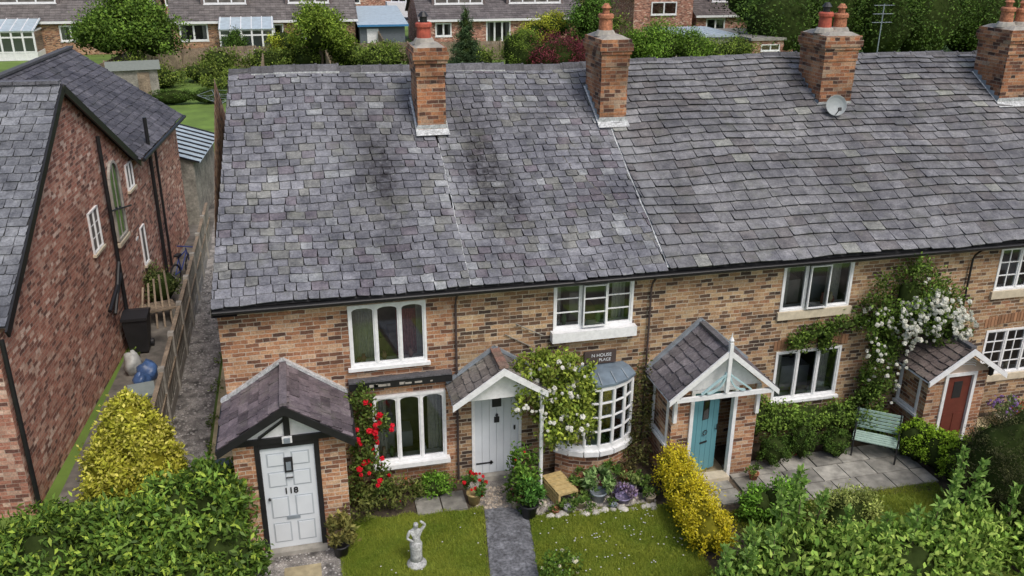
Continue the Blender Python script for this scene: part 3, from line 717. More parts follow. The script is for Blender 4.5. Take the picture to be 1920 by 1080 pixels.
mb.box(4.76,4.94,-.005,.012,1.58,1.78,'blackp')
mb.box(4.8,4.9,-.01,.012,1.24,1.36,'blackp'); mb.lathe(4.85,-.02,1.38,[(.02,0),(.03,.03),(.01,.06)],'blackp',8)
for z in (.35,1.85):
    mb.box(4.44,4.78,-.003,.012,z-.014,z+.014,'blackp'); mb.box(4.72,4.76,-.003,.012,z-.04,z+.04,'blackp')
mb.lathe(5.2,-.02,1.05,[(.015,0),(.02,.03),(.015,.09)],'blackp',8)
mb.obj('canopy_with_white_door',T)
mb=MB(); mb.box(6.56,7.2,-.05,-.002,2.30,2.56,'attr',(.07,.05,.045)); mb.obj('name_plaque',T)
text('N HOUSE',6.9,-.054,2.475,.095,'grey','plaque_text',T,.002); text('PLACE',6.97,-.054,2.375,.085,'grey','plaque_text_lower',T,.002)
# porch C teal door
mb=MB(); y0=-1.0
rectwall(mb,8.02,9.8,-.1,2.05,y0,[(8.38,9.34,-.1,2.04)],'brickred',.1)
mb.poly([(8.02,0,-.1),(8.02,y0,-.1),(8.02,y0,2.05),(8.02,0,2.05)],'brickred');mb.poly([(9.8,y0,-.1),(9.8,0,-.1),(9.8,0,2.05),(9.8,y0,2.05)],'brickred')
cPc=lambda x,s:tuple(np.array([.165,.155,.17])*random.uniform(.65,1.3))
gableroof(mb,7.82,8.93,10.0,2.02,2.95,2.02,-1.28,-.02,cPc,.2,.26)
barge(mb,7.8,8.93,10.02,2.03,2.965,2.03,-1.33,.11,.04,'white')
mb.beam((8.93,-1.28,2.98),(8.93,-.02,2.98),.12,.05,'ridge')
mb.beam((7.84,-.03,2.08),(8.93,-.03,3.03),.12,.05,'lead');mb.beam((10.0,-.03,2.08),(8.93,-.03,3.03),.12,.05,'lead')
mb.box(7.95,9.9,-1.31,-1.25,1.97,2.05,'white')
mb.box(8.895,8.965,-1.345,-1.27,2.1,3.1,'white'); mb.lathe(8.93,-1.3,3.1,[(.03,0),(.05,.05),(.015,.12),(.005,.2)],'white',8)
for sg in (-1,1):
    P=[]
    for i in range(7):
        t=i/6*math.pi/2; P.append((8.93+sg*(.04+.34*(1-math.cos(t))),-1.3,2.50-.40*math.sin(t)))
    for a,b in zip(P[:-1],P[1:]): mb.beam(a,b,.03,.05,'teall',up=(0,1,0))
    mb.beam((8.93+sg*.04,-1.31,2.46),(8.93+sg*.5,-1.31,2.1),.03,.045,'teall',up=(0,1,0))
mb.poly([(8.05,-1.05,2.05),(9.8,-1.05,2.05),(8.93,-1.05,2.82)],'white')
mb.box(8.38,8.45,y0-.04,y0+.08,0,2.04,'white');mb.box(9.27,9.34,y0-.04,y0+.08,0,2.04,'white');mb.box(8.45,9.27,y0-.04,y0+.08,1.97,2.04,'white')
for x in (8.06,9.76): mb.box(x-.035,x+.035,y0-.07,y0-.001,1.4,2.04,'white')
mb.box(8.45,9.27,y0-.18,y0+.08,0,.1,'stone')
T3=Matrix.Translation((8.46,y0+.03,0))@Matrix.Rotation(math.radians(17),4,'Z')
md=MB(T3); md.box(0,.68,0,.045,.11,1.96,'teal')
for i in range(1,5): md.box(i*.136-.003,i*.136+.003,-.003,.001,.15,1.9,'attr',(.06,.16,.19))
md.box(.28,.40,-.012,.0,1.3,1.68,'glass'); md.box(.26,.42,-.008,.001,1.28,1.72,'blackp')
md.tube([(.34+.05*math.cos(t),-.03,1.0+.05*math.sin(t)) for t in np.linspace(0,6.28,13)],.01,'blackp',5); md.box(.25,.43,-.01,.001,.75,.79,'blackp')
md.tube([(.62,-.02,1.0),(.62,-.05,1.0),(.62,-.05,1.12)],.012,'blackp',5)
md.obj('teal_door',T)
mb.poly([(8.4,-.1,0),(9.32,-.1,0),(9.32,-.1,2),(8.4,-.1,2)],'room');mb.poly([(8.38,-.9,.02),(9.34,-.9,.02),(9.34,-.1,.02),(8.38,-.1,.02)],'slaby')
Ts=Matrix(((0,1,0,8.02),(-1,0,0,0),(0,0,1,0),(0,0,0,1)))
mw=MB(Ts); window(mw,.12,.86,.85,1.95,-.02,1,room=False,cur=False); mw.obj('porch_side_window',T)
mb.obj('porch_with_teal_surround',T)
# porch D red door
mb=MB(); y0=-1.0
rectwall(mb,13.62,15.0,-.1,1.72,y0,[(13.98,14.72,-.1,1.72)],'brickred',.1)
mb.poly([(13.62,0,-.1),(13.62,y0,-.1),(13.62,y0,1.72),(13.62,0,1.72)],'brickred');mb.poly([(15.0,y0,-.1),(15.0,0,-.1),(15,0,1.72),(15,y0,1.72)],'brickred')
cR=lambda x,s:tuple(np.array([.17,.14,.13])*random.uniform(.7,1.3))
gableroof(mb,13.42,14.33,15.2,1.72,2.34,1.72,-1.22,-.02,cR,.17,.22)
barge(mb,13.4,14.33,15.22,1.73,2.36,1.73,-1.27,.11,.04,'white')
mb.beam((14.33,-1.2,2.37),(14.33,-.02,2.37),.12,.05,'ridge')
mb.poly([(13.62,y0-.002,1.72),(15.0,y0-.002,1.72),(14.33,y0-.002,2.2)],'attr',(.5,.4,.33))
mb.box(13.98,14.05,y0-.03,y0+.08,0,1.72,'white');mb.box(14.65,14.72,y0-.03,y0+.08,0,1.72,'white');mb.box(14.05,14.65,y0-.03,y0+.08,1.65,1.72,'white')
mb.box(14.05,14.65,y0+.03,y0+.07,.08,1.65,'reddoor'); mb.box(14.05,14.65,y0-.05,y0+.08,0,.08,'stone')
mb.box(14.25,14.45,y0+.02,y0+.029,1.12,1.5,'blackp')
for a,b in ((14.12,14.32),(14.38,14.58)): mb.box(a,b,y0+.02,y0+.029,.25,.75,'reddoor')
Ts2=Matrix(((0,1,0,13.62),(-1,0,0,0),(0,0,1,0),(0,0,0,1)))
mw=MB(Ts2); window(mw,.15,.8,.75,1.6,-.02,1,room=False,cur=False); mw.obj('porch_side_window',T)
for q in range(3): mb.tube([(14.33+.3*math.cos(t),y0-.02,1.85+.05*q+.06*math.sin(t)) for t in np.linspace(0,3.1,8)],.01,'white',5)
mb.lathe(15.1,-.95,1.55,[(.04,0),(.06,.02),(.06,.16),(.03,.2)],'blackp',8)
mb.obj('porch_with_red_door',T)
# ------------------------------------------------------------------ left neighbour house
H=empty('brick_house')
av=Vector((.0797,.9968,0)); nv=Vector((.9968,-.0797,0))
TL=Matrix(((av.x,-nv.x,0,-3.75),(av.y,-nv.y,0,0),(0,0,1,0),(0,0,0,1)))
mb=MB(TL)
mb.poly([(.75,0,-.2),(17.1,0,-.2),(17.1,0,4.2),(11.1,0,4.12),(6.0,0,6.92),(.75,0,3.5)],'brickleft')
mb.poly([(.75,9,-.2),(.75,0,-.2),(.75,0,3.6),(.75,9,3.6)],'brickleft')
mb.poly([(17.1,0,-.2),(17.1,6.4,-.2),(17.1,6.4,4.2),(17.1,3.1,6.4),(17.1,0,4.2)],'brickleft')
mb.poly([(.75,9,-.2),(.75,9,3.5),(6,9,6.9),(11.1,9,4.1),(11.1,9,-.2)],'brickleft')
mb.obj('walls',H)
mb=MB(TL)
cL=lambda x,s:tuple(np.array([.17,.18,.20])*random.uniform(.8,1.2))
cW=lambda x,s:tuple(np.array([.095,.093,.108])*random.uniform(.7,1.3))
v1=Vector((5.05,0,3.32)); S1=v1.length
slates(mb,(.95,-.14,3.68),(0,1,0),v1,9,S1,.22,.3,'slatel',cL)
v2=Vector((-5.2,0,2.86));slates(mb,(11.2,-.14,4.12),(0,1,0),v2,9,v2.length,.22,.3,'slatel',cW)
v3=Vector((0,3.2,2.25)); slates(mb,(7,-.22,4.15),(1,0,0),v3,10.4,v3.length,.22,.3,'slatel',cW,xmin=lambda s:4.05*(1-s/3.91)-.05)
mb.poly([(.95,-.13,3.66),(.95,9,3.66),(6.0,9,6.98),(6.0,-.13,6.98)],'underlay')
mb.poly([(11.2,-.13,4.1),(11.2,9,4.1),(6.0,9,6.96),(6.0,-.13,6.96)],'underlay')
mb.poly([(11.05,-.21,4.13),(17.4,-.21,4.13),(17.4,2.98,6.38),(7.0,2.98,6.38)],'underlay')
mb.poly([(11.05,6.4,4.13),(17.4,6.4,4.13),(17.4,2.98,6.38),(7.0,2.98,6.38)],'underlay')
x=-.12
while x<9:
    c=random.uniform(1.1,1.6); z_=random.uniform(-.01,.01); mb.beam((6.0,x,7.03+z_),(6.0,x+.43,7.03+z_),.22,.07,'ridge',c=(c,c,c*1.05)); x+=.45
mb.beam((7,2.98,6.43),(17.4,2.98,6.43),.2,.07,'ridge',c=(.8,.8,.8))
mb.obj('roof',H)
mb=MB(TL)
for a,b in (((.9,-.16,3.56),(6.0,-.16,6.9)),((6.0,-.16,6.9),(11.3,-.16,4.0))): mb.beam(a,b,.04,.17,'black')
mb.beam((17.42,-.24,4.08),(17.42,3.0,6.34),.04,.18,'black',up=(1,0,0)) 
mb.tube([(11.2,-.28,4.1),(17.4,-.28,4.1)],.055,'black',8); mb.tube([(.9,0,3.6),(.9,9,3.6)],.055,'black',8)
mb.tube([(8.0,-.1,5.45),(8.0,-.1,.2)],.05,'black',8); mb.tube([(12.6,-.12,5.0),(12.6,-.12,.2)],.055,'black',8); mb.tube([(13.4,-.1,4.1),(13.4,-.1,.2)],.04,'black',8)
mb.tube([(.82,-.08,3.5),(.82,-.08,0)],.045,'black',8)
mb.tube([(8.0,-.1,2.3),(7.5,-.12,1.85),(6.6,-.12,1.55)],.05,'black',8);mb.tube([(8.0,-.1,2.0),(7.3,-.14,1.7),(6.9,-.14,1.35)],.05,'black',8); mb.tube([(8,-.1,3.6),(9.9,-.1,3.2)],.025,'black',6)
mb.box(10.2,10.45,-.02,-.004,2.1,2.16,'white')
mb.obj('bargeboards_and_pipes',H)
mb=MB(TL)
for (a,b,c,d,n,bars) in ((6.55,7.3,3.0,3.98,2,(.33,.66)),(10.2,10.85,3.5,4.2,2,()),(10.7,11.15,1.2,2.3,1,())):
    window(mb,a,b,c,d,-.03,n,bars=bars,room=False,cur=False,sill='stone',fr=.035,s=.014)
    mb.poly([(a,-.010,c),(b,-.010,c),(b,-.010,d),(a,-.010,d)],'room')
ar=[(8.55,2.65),(9.4,2.65)]+[(8.975+.425*math.cos(t),4.1+.5*math.sin(t)) for t in np.linspace(0,math.pi,11)]
mb.poly([(p,-.012,q) for p,q in ar],'attr',(.16,.19,.19)); mb.poly([(p,-.03,q) for p,q in ar],'glass')
ar2=ar+[ar[0]]
for (a,b),(c,d) in zip(ar2[:-1],ar2[1:]): mb.beam((a,-.035,b),(c,-.035,d),.07,.06,'concrete',up=(0,1,0),c=(1,1,1))
mb.box(8.955,8.995,-.045,-.025,2.65,4.55,'concrete')
mb.box(8.45,9.5,-.09,-.0,2.50,2.60,'stone')
mb.obj('windows',H)
e=empty('summerhouse'); mb=MB(Matrix.Translation((-2.6,18.2,0))@Matrix.Rotation(math.radians(-4.5),4,'Z'))
mb.box(-2,0.5,0,4.5,0,2.3,'woodg')
for i in range(14): mb.box(.5,.515,.05+i*.32,.30+i*.32,.05,2.25,'woodg',(1,1,1))
mb.add([(-2.1,-.1,3.2),(-2.1,4.6,3.2),(.75,4.6,2.3),(.75,-.1,2.3)],[(0,3,2,1)],'bluepoly'); 
for i in range(9): mb.beam((-2.1,-.1+i*.58,3.22),(.75,-.1+i*.58,2.33),.05,.05,'black')
mb.poly([(-2.1,0,2.3),(.6,0,2.3),(-2.1,0,3.15)],'woodg'); mb.obj('body',e)
# ------------------------------------------------------------------ fence in passage
e=empty('panel_fence'); mb=MB()
y=1.6
while y<15:
    x=-1.62
    mb.box(x-.06,x+.07,y-.07,y+.07,-.1,1.45,'concrete'); mb.box(x-.03,x+.03,y+.075,y+1.755,0,.28,'concrete')
    nb=12
    for k in range(nb):
        a=y+.075+k*1.68/nb; c=random.uniform(.6,1.25); mb.box(x-.012+.012*(k%2),x+.012+.012*(k%2),a,a+1.68/nb+.01,.285,1.32+random.uniform(-.015,.015),'woodg',(c,c*.97,c*.9))
    mb.box(x-.04,x+.05,y+.075,y+1.755,1.345,1.37,'wood'); mb.box(x+.03,x+.06,y+.075,y+1.755,.8,.86,'wood')
    y+=1.83
mb.obj('panels_and_posts',e)
e=empty('wheelie_bin'); mb=MB(Matrix.Translation((-2.75,7.6,0)))
mb.add([(-.22,-.25,.05),(.22,-.25,.05),(.22,.25,.05),(-.22,.25,.05),(-.29,-.34,.95),(.29,-.34,.95),(.29,.34,.95),(-.29,.34,.95)],[(0,3,2,1),(4,5,6,7),(0,1,5,4),(1,2,6,5),(2,3,7,6),(3,0,4,7)],'blackp')
mb.prism([(-.38,.96),(.36,.96),(.36,1.02),(.1,1.08),(-.38,1.03)],-.31,.31,'blackp','x'); mb.tube([(-.25,.38,.95),(.25,.38,.95)],.02,'blackp',6)
for s in(-.26,.26): mb.tube([(s-.03,.25,.1),(s+.03,.25,.1)],.1,'blackp',12)
mb.obj('bin_body',e)
e=empty('blue_sack'); corem(e,[(-2.35,5.9,.2,.25,.3,.26),(-2.45,5.5,.16,.2,.22,.2)],1,3,'sack'); e.children[0].data.materials[0]=mat('blue_plastic',(.06,.12,.27),.4,.5,4)
e=empty('white_sack'); corem(e,[(-2.75,6.3,.25,.2,.25,.3)],1,5,'sack'); e.children[0].data.materials[0]=mat('pale_plastic',(.45,.46,.44),.5,.4,4)
e=empty('storage_box'); mb=MB(Matrix.Translation((-2.3,4.6,0))@Matrix.Rotation(.2,4,'Z')); mb.box(-.25,.25,-.3,.3,0,.35,'attr',(.16,.2,.19)); mb.box(-.28,.28,-.33,.33,.352,.4,'attr',(.25,.29,.28)); mb.obj('crate',e)
e=empty('plank_stack'); mb=MB(Matrix.Translation((-2.5,9.2,0))@Matrix.Rotation(.3,4,'Z'))
for i in range(6): mb.box(-.5+random.uniform(-.1,.1),.5,-.1+i*.11,-.02+i*.11,.4+random.uniform(0,.05),.45,'wood')
for i in (-.4,.4): mb.box(i-.04,i+.04,-.1,.5,0,.4,'woodg')
for i in range(5): mb.beam((-.5+i*.2,-.3,.0),(-.2+i*.15,.6,.9+.1*i),.05,.02,'wood')
mb.obj('planks',e)
e=empty('bicycle'); mb=MB(Matrix.Translation((-2.15,12.5,0))@Matrix.Rotation(math.radians(70),4,'Z'))
for cx in (-.5,.5): mb.tube([(cx+.32*math.cos(t),0,.34+.32*math.sin(t)) for t in np.linspace(0,6.283,21)],.03,'blackp',6,cap=False)
for cx in (-.5,.5):
    for t in range(6): mb.tube([(cx,0,.34),(cx+.31*math.cos(t*1.05),0,.34+.31*math.sin(t*1.05))],.006,'lead',4)
for a,b in(((-.5,0,.34),(-.1,0,.36)),((-.1,0,.36),(-.22,0,.85)),((-.5,0,.34),(-.2,0,.75)),((-.1,0,.36),(.35,0,.8)),((-.2,0,.78),(.34,0,.85)),((.33,0,.92),(.5,0,.34)),((.3,-.25,.98),(.3,.25,.98))): mb.tube([a,b],.02,'attr',6,c=(.03,.05,.2))
mb.box(-.34,-.1,-.07,.07,.86,.91,'blackp'); mb.obj('frame_and_wheels',e)
e=empty('water_butt'); mb=MB(); mb.lathe(-.22,-.25,0,[(.19,0),(.22,.4),(.22,.8),(.19,1.15),(.2,1.17),(.2,1.2),(.05,1.23)],'attr',16,c=(.08,.12,.12)); mb.obj('barrel',e)
# ------------------------------------------------------------------ statue
e=empty('garden_statue'); me=bpy.data.meshes.new('figure')
J=[(0,0,.46),(.015,0,.56),(-.01,0,.68),(0,0,.755),(.01,-.01,.82),(.01,-.012,.87),
 (.09,0,.70),(.17,.0,.80),(.08,-.02,.90),
 (-.10,0,.70),(-.15,-.02,.58),(-.05,-.09,.55),
 (.05,0,.40),(.055,-.03,.26),(.045,0,.12),
 (-.045,0,.40),(-.035,-.05,.27),(-.04,.01,.13),(.04,-.05,.10),(-.04,-.04,.11)]
E=[(0,1),(1,2),(2,3),(3,4),(4,5),(2,6),(6,7),(7,8),(2,9),(9,10),(10,11),(0,12),(12,13),(13,14),(0,15),(15,16),(16,17),(14,18),(17,19)]
Rr=[.085,.06,.085,.032,.055,.05,.035,.028,.022,.035,.028,.022,.062,.042,.028,.062,.042,.028,.022,.022]
me.from_pydata(J,E,[]); o=bpy.data.objects.new('figure',me); COL.objects.link(o); o.parent=e
sm=o.modifiers.new('s','SKIN')
for i,r in enumerate(Rr): me.skin_vertices[0].data[i].radius=(r,r*.9)
me.skin_vertices[0].data[0].use_root=True
ss=o.modifiers.new('u','SUBSURF'); ss.levels=2; ss.render_levels=2; me.materials.append(M['statue'])
mb=MB(); mb.lathe(0,0,0,[(.17,0),(.17,.05),(.13,.07),(.12,.1),(.09,.12)],'statue',14); 
mb.lathe(0,.01,.09,[(.11,0),(.10,.12),(.105,.25),(.11,.34),(.085,.40)],'statue',12); mb.obj('plinth_and_drapery',e,True)
e.location=(2.95,-2.25,0)
# ------------------------------------------------------------------ bench
e=empty('garden_bench'); mb=MB(Matrix.Translation((12.6,-1.0,.03))@Matrix.Rotation(math.radians(-38),4,'Z')@Matrix.Scale(.88,4))
for i in range(5): mb.box(-.5,.5,-.28+i*.1,-.2+i*.1,.42,.445,'green')
for i in range(6):
    z=.5+i*.072; y=.25+.03*i; mb.box(-.5,.5,y,y+.02,z,z+.058,'green')
for x in (-.47,.47):
    mb.tube([(x,-.27,0),(x,-.25,.3),(x,-.27,.42),(x,.2,.42),(x,.42,.95)],.022,'blackp',6); mb.tube([(x,.3,0),(x,.2,.42)],.022,'blackp',6); mb.tube([(x,-.27,.42),(x,-.28,.62),(x,.28,.62)],.02,'blackp',6)
mb.obj('slats_and_legs',e)
# ------------------------------------------------------------------ pots
def pot(x,y,r,h,m,c0=(.05,.12,.03),c1=(.12,.2,.05),ph=.3,n=500,fl=None,L=.07,name='plant_pot',col=(1,1,1),z=0,seed=1):
    e=empty(name); mb=MB(); mb.lathe(x,y,z,[(r*.7,0),(r*.95,h*.85),(r*1.08,h*.86),(r*1.08,h),(r*.92,h),(r*.9,h-.03)],m,16,c=col); mb.obj('pot',e,True)
    bush('p',[(x,y,z+h+ph*.4,r*1.25,r*1.25,ph*.6)],n,L,L*.45,c0,c1,seed,core=None,parent=e,K=10,fl=fl,up=.7)
pot(6.35,-.72,.14,.2,'terra',ph=.16,n=250,seed=1); pot(6.95,-.72,.14,.22,'stone',ph=.2,seed=2); pot(7.3,-.75,.16,.2,'terra',(.06,.06,.03),(.12,.12,.05),.2,300,seed=3)
pot(6.55,-1.2,.16,.22,'lead',(.08,.18,.06),(.22,.34,.16),.4,500,L=.12,seed=4); pot(7.0,-1.35,.15,.14,'attr',(.1,.08,.14),(.3,.25,.4),.16,300,fl=(60,.04,(.25,.15,.45),(.5,.45,.6)),seed=5,col=(.25,.22,.35))
pot(6.15,-1.3,.13,.16,'stone',ph=.12,seed=6); pot(5.15,-1.38,.17,.3,'blackp',(.04,.12,.03),(.1,.25,.05),.4,700,L=.09,seed=7); pot(4.98,-1.05,.1,.18,'stone',ph=.15,fl=(18,.06,(.6,.1,.15),(.7,.2,.3)),seed=8)
pot(4.25,-.75,.14,.25,'woody',(.04,.12,.03),(.1,.2,.05),.35,500,fl=(14,.08,(.55,.01,.02),(.75,.03,.04)),seed=9); pot(1.72,-1.7,.15,.25,'blackp',(.1,.12,.04),(.22,.22,.08),.55,700,L=.1,seed=10)
pot(.25,-1.75,.16,.28,'blackp',ph=.2,seed=11); pot(9.75,-1.25,.1,.14,'terra',ph=.12,n=150,seed=12,z=.03); pot(15.1,-1.2,.13,.24,'terra',ph=.2,seed=13); pot(16.1,-.6,.2,.25,'stone',(.12,.2,.08),(.2,.26,.14),.4,600,fl=(120,.05,(.3,.18,.5),(.45,.3,.6)),seed=14); pot(16.6,-.6,.2,.25,'terra',ph=.25,seed=15,fl=(40,.06,(.6,.05,.1),(.7,.3,.1)))
pot(5.9,-1.42,.1,.12,'attr',ph=.1,n=150,seed=16,col=(.4,.4,.42)); pot(7.45,-1.1,.12,.16,'blackp',ph=.2,seed=17); pot(11.0,-.6,.12,.2,'terra',ph=.2,seed=18)
pot(6.3,-1.5,.07,.08,'stone',ph=.05,n=60,seed=19);pot(6.75,-1.5,.07,.1,'lead',ph=.05,n=60,seed=20);pot(5.65,-1.4,.08,.1,'terra',ph=.06,n=80,seed=21)
pot(6.75,-1.0,.12,.18,'terra',ph=.22,n=300,seed=22,fl=(10,.05,(.6,.1,.3),(.7,.3,.4)));pot(7.2,-1.15,.12,.2,'attr',(.10,.16,.06),(.2,.28,.1),.25,300,seed=23,col=(.5,.48,.42));pot(6.2,-.95,.11,.18,'terra',ph=.2,n=300,seed=24);pot(7.5,-1.45,.1,.14,'stone',ph=.15,n=200,seed=25)
e=empty('wooden_planter'); mb=MB(Matrix.Translation((5.86,-.95,0))@Matrix.Rotation(.2,4,'Z'))
mb.box(-.2,.2,-.35,.35,.3,.33,'woody')
for i in range(5): mb.box(-.2,.2,-.35+i*.145,-.23+i*.145,.331,.345,'woody')
for a in(-.18,.18):
    for b in(-.32,.32): mb.box(a-.02,a+.02,b-.02,b+.02,0,.3,'woody')
for i in range(4): mb.box(-.21,-.19,-.35,.35,.05+i*.065,.1+i*.065,'woody')
mb.obj('slatted_top',e)
# ------------------------------------------------------------------ planting: front
Rh0=(.045,.105,.02);Rh1=(.13,.235,.045)
bush('rhododendron_shrub',[(-.35,-1.5,1.15,.62,.6,.75),(-.9,-1.6,1.0,.75,.7,.8),(-1.7,-1.75,.8,.85,.75,.75),(-2.7,-1.75,.62,.9,.75,.7),(-.1,-2.2,.6,.55,.5,.7),(-.9,-2.6,.5,.9,.6,.6),(-2.0,-2.6,.45,1.0,.7,.5),(-3.0,-1.1,.5,.8,.8,.55)],26000,.13,.052,Rh0,Rh1,1,'leafs',K=60,rs=.2,up=.15,core=.78,tip=(.16,(.24,.36,.06)))
bush('golden_choisya_shrub',[(-1.7,.25,1.45,.55,.55,.9),(-1.35,.0,1.15,.45,.45,.7),(-2.05,.0,1.05,.5,.5,.75),(-1.65,.1,2.15,.33,.33,.38)],20000,.085,.045,(.34,.36,.035),(.52,.50,.07),2,K=55,rs=.2,tip=(.25,(.62,.58,.13)),gain=1.15,cm='corey',flat=.4)
bush('climbing_rose',[(2.3,-.28,1.9,.26,.16,.5),(2.3,-.35,1.2,.22,.18,.5),(2.35,-.45,.55,.35,.25,.45),(2.55,-.3,1.6,.18,.12,.3)],2600,.08,.045,(.04,.08,.02),(.13,.2,.05),3,core=None,K=22)
re_=empty('red_rose_blossom'); flowers(re_,[(2.35,-.5,1.75,.3,.15,.4),(2.65,-.4,1.35,.22,.12,.35),(2.4,-.55,.8,.3,.2,.35),(2.15,-.5,1.2,.2,.1,.4)],(34,.10,(.55,.008,.015),(.8,.02,.05)),8)
bush('climbing_rose',[(5.4,-.6,2.0,.3,.25,.45),(5.75,-.6,2.45,.42,.3,.42),(6.1,-.65,2.0,.42,.25,.5),(6.0,-.75,1.35,.42,.25,.45),(5.35,-.6,2.65,.3,.2,.25),(5.75,-.65,1.75,.3,.2,.5),(6.3,-.7,1.5,.25,.2,.45),(6.2,-.55,2.5,.3,.2,.2)],7500,.085,.05,(.09,.16,.03),(.28,.37,.07),4,core=None,K=24)
we=empty('white_rose_blossom'); flowers(we,[(5.75,-.8,2.4,.45,.15,.4),(6.15,-.8,1.8,.4,.15,.5),(6.0,-.9,1.35,.4,.15,.4),(5.4,-.8,2.1,.3,.15,.5)],(85,.095,(.74,.73,.66),(.83,.83,.78)),14)
bush('climbing_rose',[(13.35,-.3,3.25,.65,.3,.66),(13.9,-.45,2.8,.6,.35,.6),(12.75,-.25,2.7,.5,.25,.5),(14.3,-.5,2.4,.35,.3,.4),(13.1,-.3,2.1,.4,.25,.5),(12.1,-.2,2.65,.5,.15,.16),(11.5,-.15,2.5,.5,.14,.2),(11.1,-.15,2.3,.25,.14,.22),(11.75,-.15,2.25,.2,.12,.3),(12.9,-.35,1.2,.35,.25,.6),(12.7,-.4,.6,.4,.3,.5)],12000,.075,.04,(.035,.08,.017),(.13,.22,.045),5,core=.4,K=28)
ce=empty('rambling_rose_blossom')
flowers(ce,[(13.75,-.65,2.8,.55,.25,.5),(14.15,-.7,2.6,.35,.25,.4),(13.4,-.55,2.7,.45,.2,.4)],(330,.10,(.7,.7,.6),(.82,.82,.76)),6)
flowers(ce,[(12.9,-.5,2.3,.4,.2,.6),(13.0,-.5,1.5,.3,.2,.6),(12.6,-.35,2.8,.4,.2,.3),(13.6,-.5,3.3,.4,.2,.3)],(90,.085,(.7,.7,.6),(.82,.82,.76)),7)
bush('wall_climber',[(7.75,-.15,1.7,.2,.12,.6),(7.7,-.2,.9,.25,.2,.7),(7.6,-.3,.4,.3,.3,.35)],1300,.07,.04,(.05,.07,.025),(.14,.15,.06),7,core=None)
bush('low_shrub',[(3.6,-.3,.18,.36,.25,.2)],1300,.06,.03,(.06,.16,.02),(.16,.32,.05),8)
bush('flower_bed',[(2.7,-.45,.25,.5,.3,.3),(2.1,-.7,.3,.3,.35,.35),(3.1,-.3,.15,.4,.15,.15)],2000,.08,.035,(.05,.08,.02),(.15,.18,.06),9,core=None,fl=(8,.06,(.5,.01,.02),(.7,.1,.05)))
bush('flower_bed',[(5.2,-.75,.4,.25,.3,.6),(5.1,-1.2,.4,.15,.15,.5)],1500,.09,.05,(.05,.13,.02),(.14,.27,.05),10,core=None,fl=(8,.07,(.5,.01,.02),(.7,.03,.05)))
bush('golden_hedge',[(8.0,-1.35,.5,.34,.38,.52),(8.0,-1.9,.45,.36,.4,.5),(7.98,-2.45,.42,.38,.4,.5),(7.95,-3.0,.4,.38,.4,.45)],15000,.045,.03,(.50,.43,.02),(.66,.56,.03),11,K=70,rs=.22,tip=(.2,(.72,.62,.08)),gain=1.12,cm='corey',flat=.45)
bush('box_ball',[(10.35,-.85,.35,.32,.32,.36)],2600,.035,.022,(.03,.075,.015),(.08,.15,.03),12,K=60,rs=.15)
bush('box_ball',[(11.05,-.75,.42,.27,.27,.45)],2600,.035,.022,(.03,.075,.015),(.08,.15,.03),13,K=60,rs=.15)
bush('box_ball',[(11.75,-.85,.32,.3,.3,.33)],2600,.035,.022,(.03,.075,.015),(.08,.15,.03),14,K=60,rs=.15)
bush('border_shrub',[(10.2,-.4,.85,.4,.25,.4),(10.7,-.3,.7,.5,.25,.35),(11.4,-.3,.65,.5,.25,.3),(12.1,-.3,.6,.4,.25,.35),(12.9,-.5,.35,.3,.3,.4)],5000,.07,.04,(.06,.13,.025),(.18,.30,.06),15,K=30)
bush('clipped_hedge',[(13.35,-1.3,.42,.42,.35,.48),(13.55,-1.75,.42,.42,.35,.48),(13.7,-2.2,.42,.42,.4,.48),(13.75,-2.6,.42,.42,.35,.46)],14000,.045,.03,(.10,.21,.02),(.25,.42,.04),16,K=90,rs=.15,core=.85,flat=.3)
bush('yew_dome',[(13.85,-3.35,.95,1.05,1.0,1.1)],26000,.045,.014,(.045,.05,.022),(.10,.11,.04),17,K=140,rs=.13,core=.9,gain=1.1)
bush('pale_shrub',[(10.6,-3.1,.35,.55,.4,.42)],5000,.055,.03,(.15,.22,.06),(.32,.40,.14),18)
bush('low_shrub',[(9.6,-2.5,.35,.4,.35,.4),(9.2,-2.4,.3,.3,.3,.35)],3500,.07,.04,(.06,.16,.02),(.16,.34,.05),19)
bush('laurel_shrub',[(8.75,-4.2,.40,.7,.6,.6),(9.7,-4.4,.45,.8,.6,.55),(10.7,-4.6,.45,.8,.6,.55),(11.7,-4.4,.4,.8,.6,.5),(12.4,-4.1,.3,.6,.5,.4),(8.0,-4.3,.12,.5,.5,.4),(13.3,-4.6,.35,.7,.5,.45)],13000,.13,.065,(.08,.17,.035),(.22,.36,.08),20,'leaf',K=40,rs=.3,up=.6,core=.6,tip=(.2,(.3,.44,.12)))
def shoots(name,pts,seed,c0=(.14,.27,.05),c1=(.36,.54,.14)):
    e=empty(name); rng=np.random.default_rng(seed); P=[];O=[];mb=MB()
    for (x,y,z0,h,ln) in pts:
        tx,ty=x+ln,y+rng.uniform(-.1,.1); mb.tube([(x,y,z0),((x+tx)/2,y,z0+h*.55),(tx,ty,z0+h)],[.016,.011,.004],'bark',5)
        for i in range(int(h*120)):
            t=rng.uniform(.05,1); a=rng.uniform(0,6.28); p=np.array([x+ln*t,y+(ty-y)*t,z0+h*t])
            P.append(p+rng.normal(size=3)*.06*(1.25-t)); O.append([math.cos(a),math.sin(a),.5])
    P=np.array(P);O=nrm(np.array(O)); V=leafquads(P,O,.13,.065,rng,.4,.35); t=rng.random((len(P),1))
    npmesh('leaves',V,4,np.repeat((np.array(c0)*(1-t)+np.array(c1)*t),4,0),'leaf',e); mb.obj('stems',e)
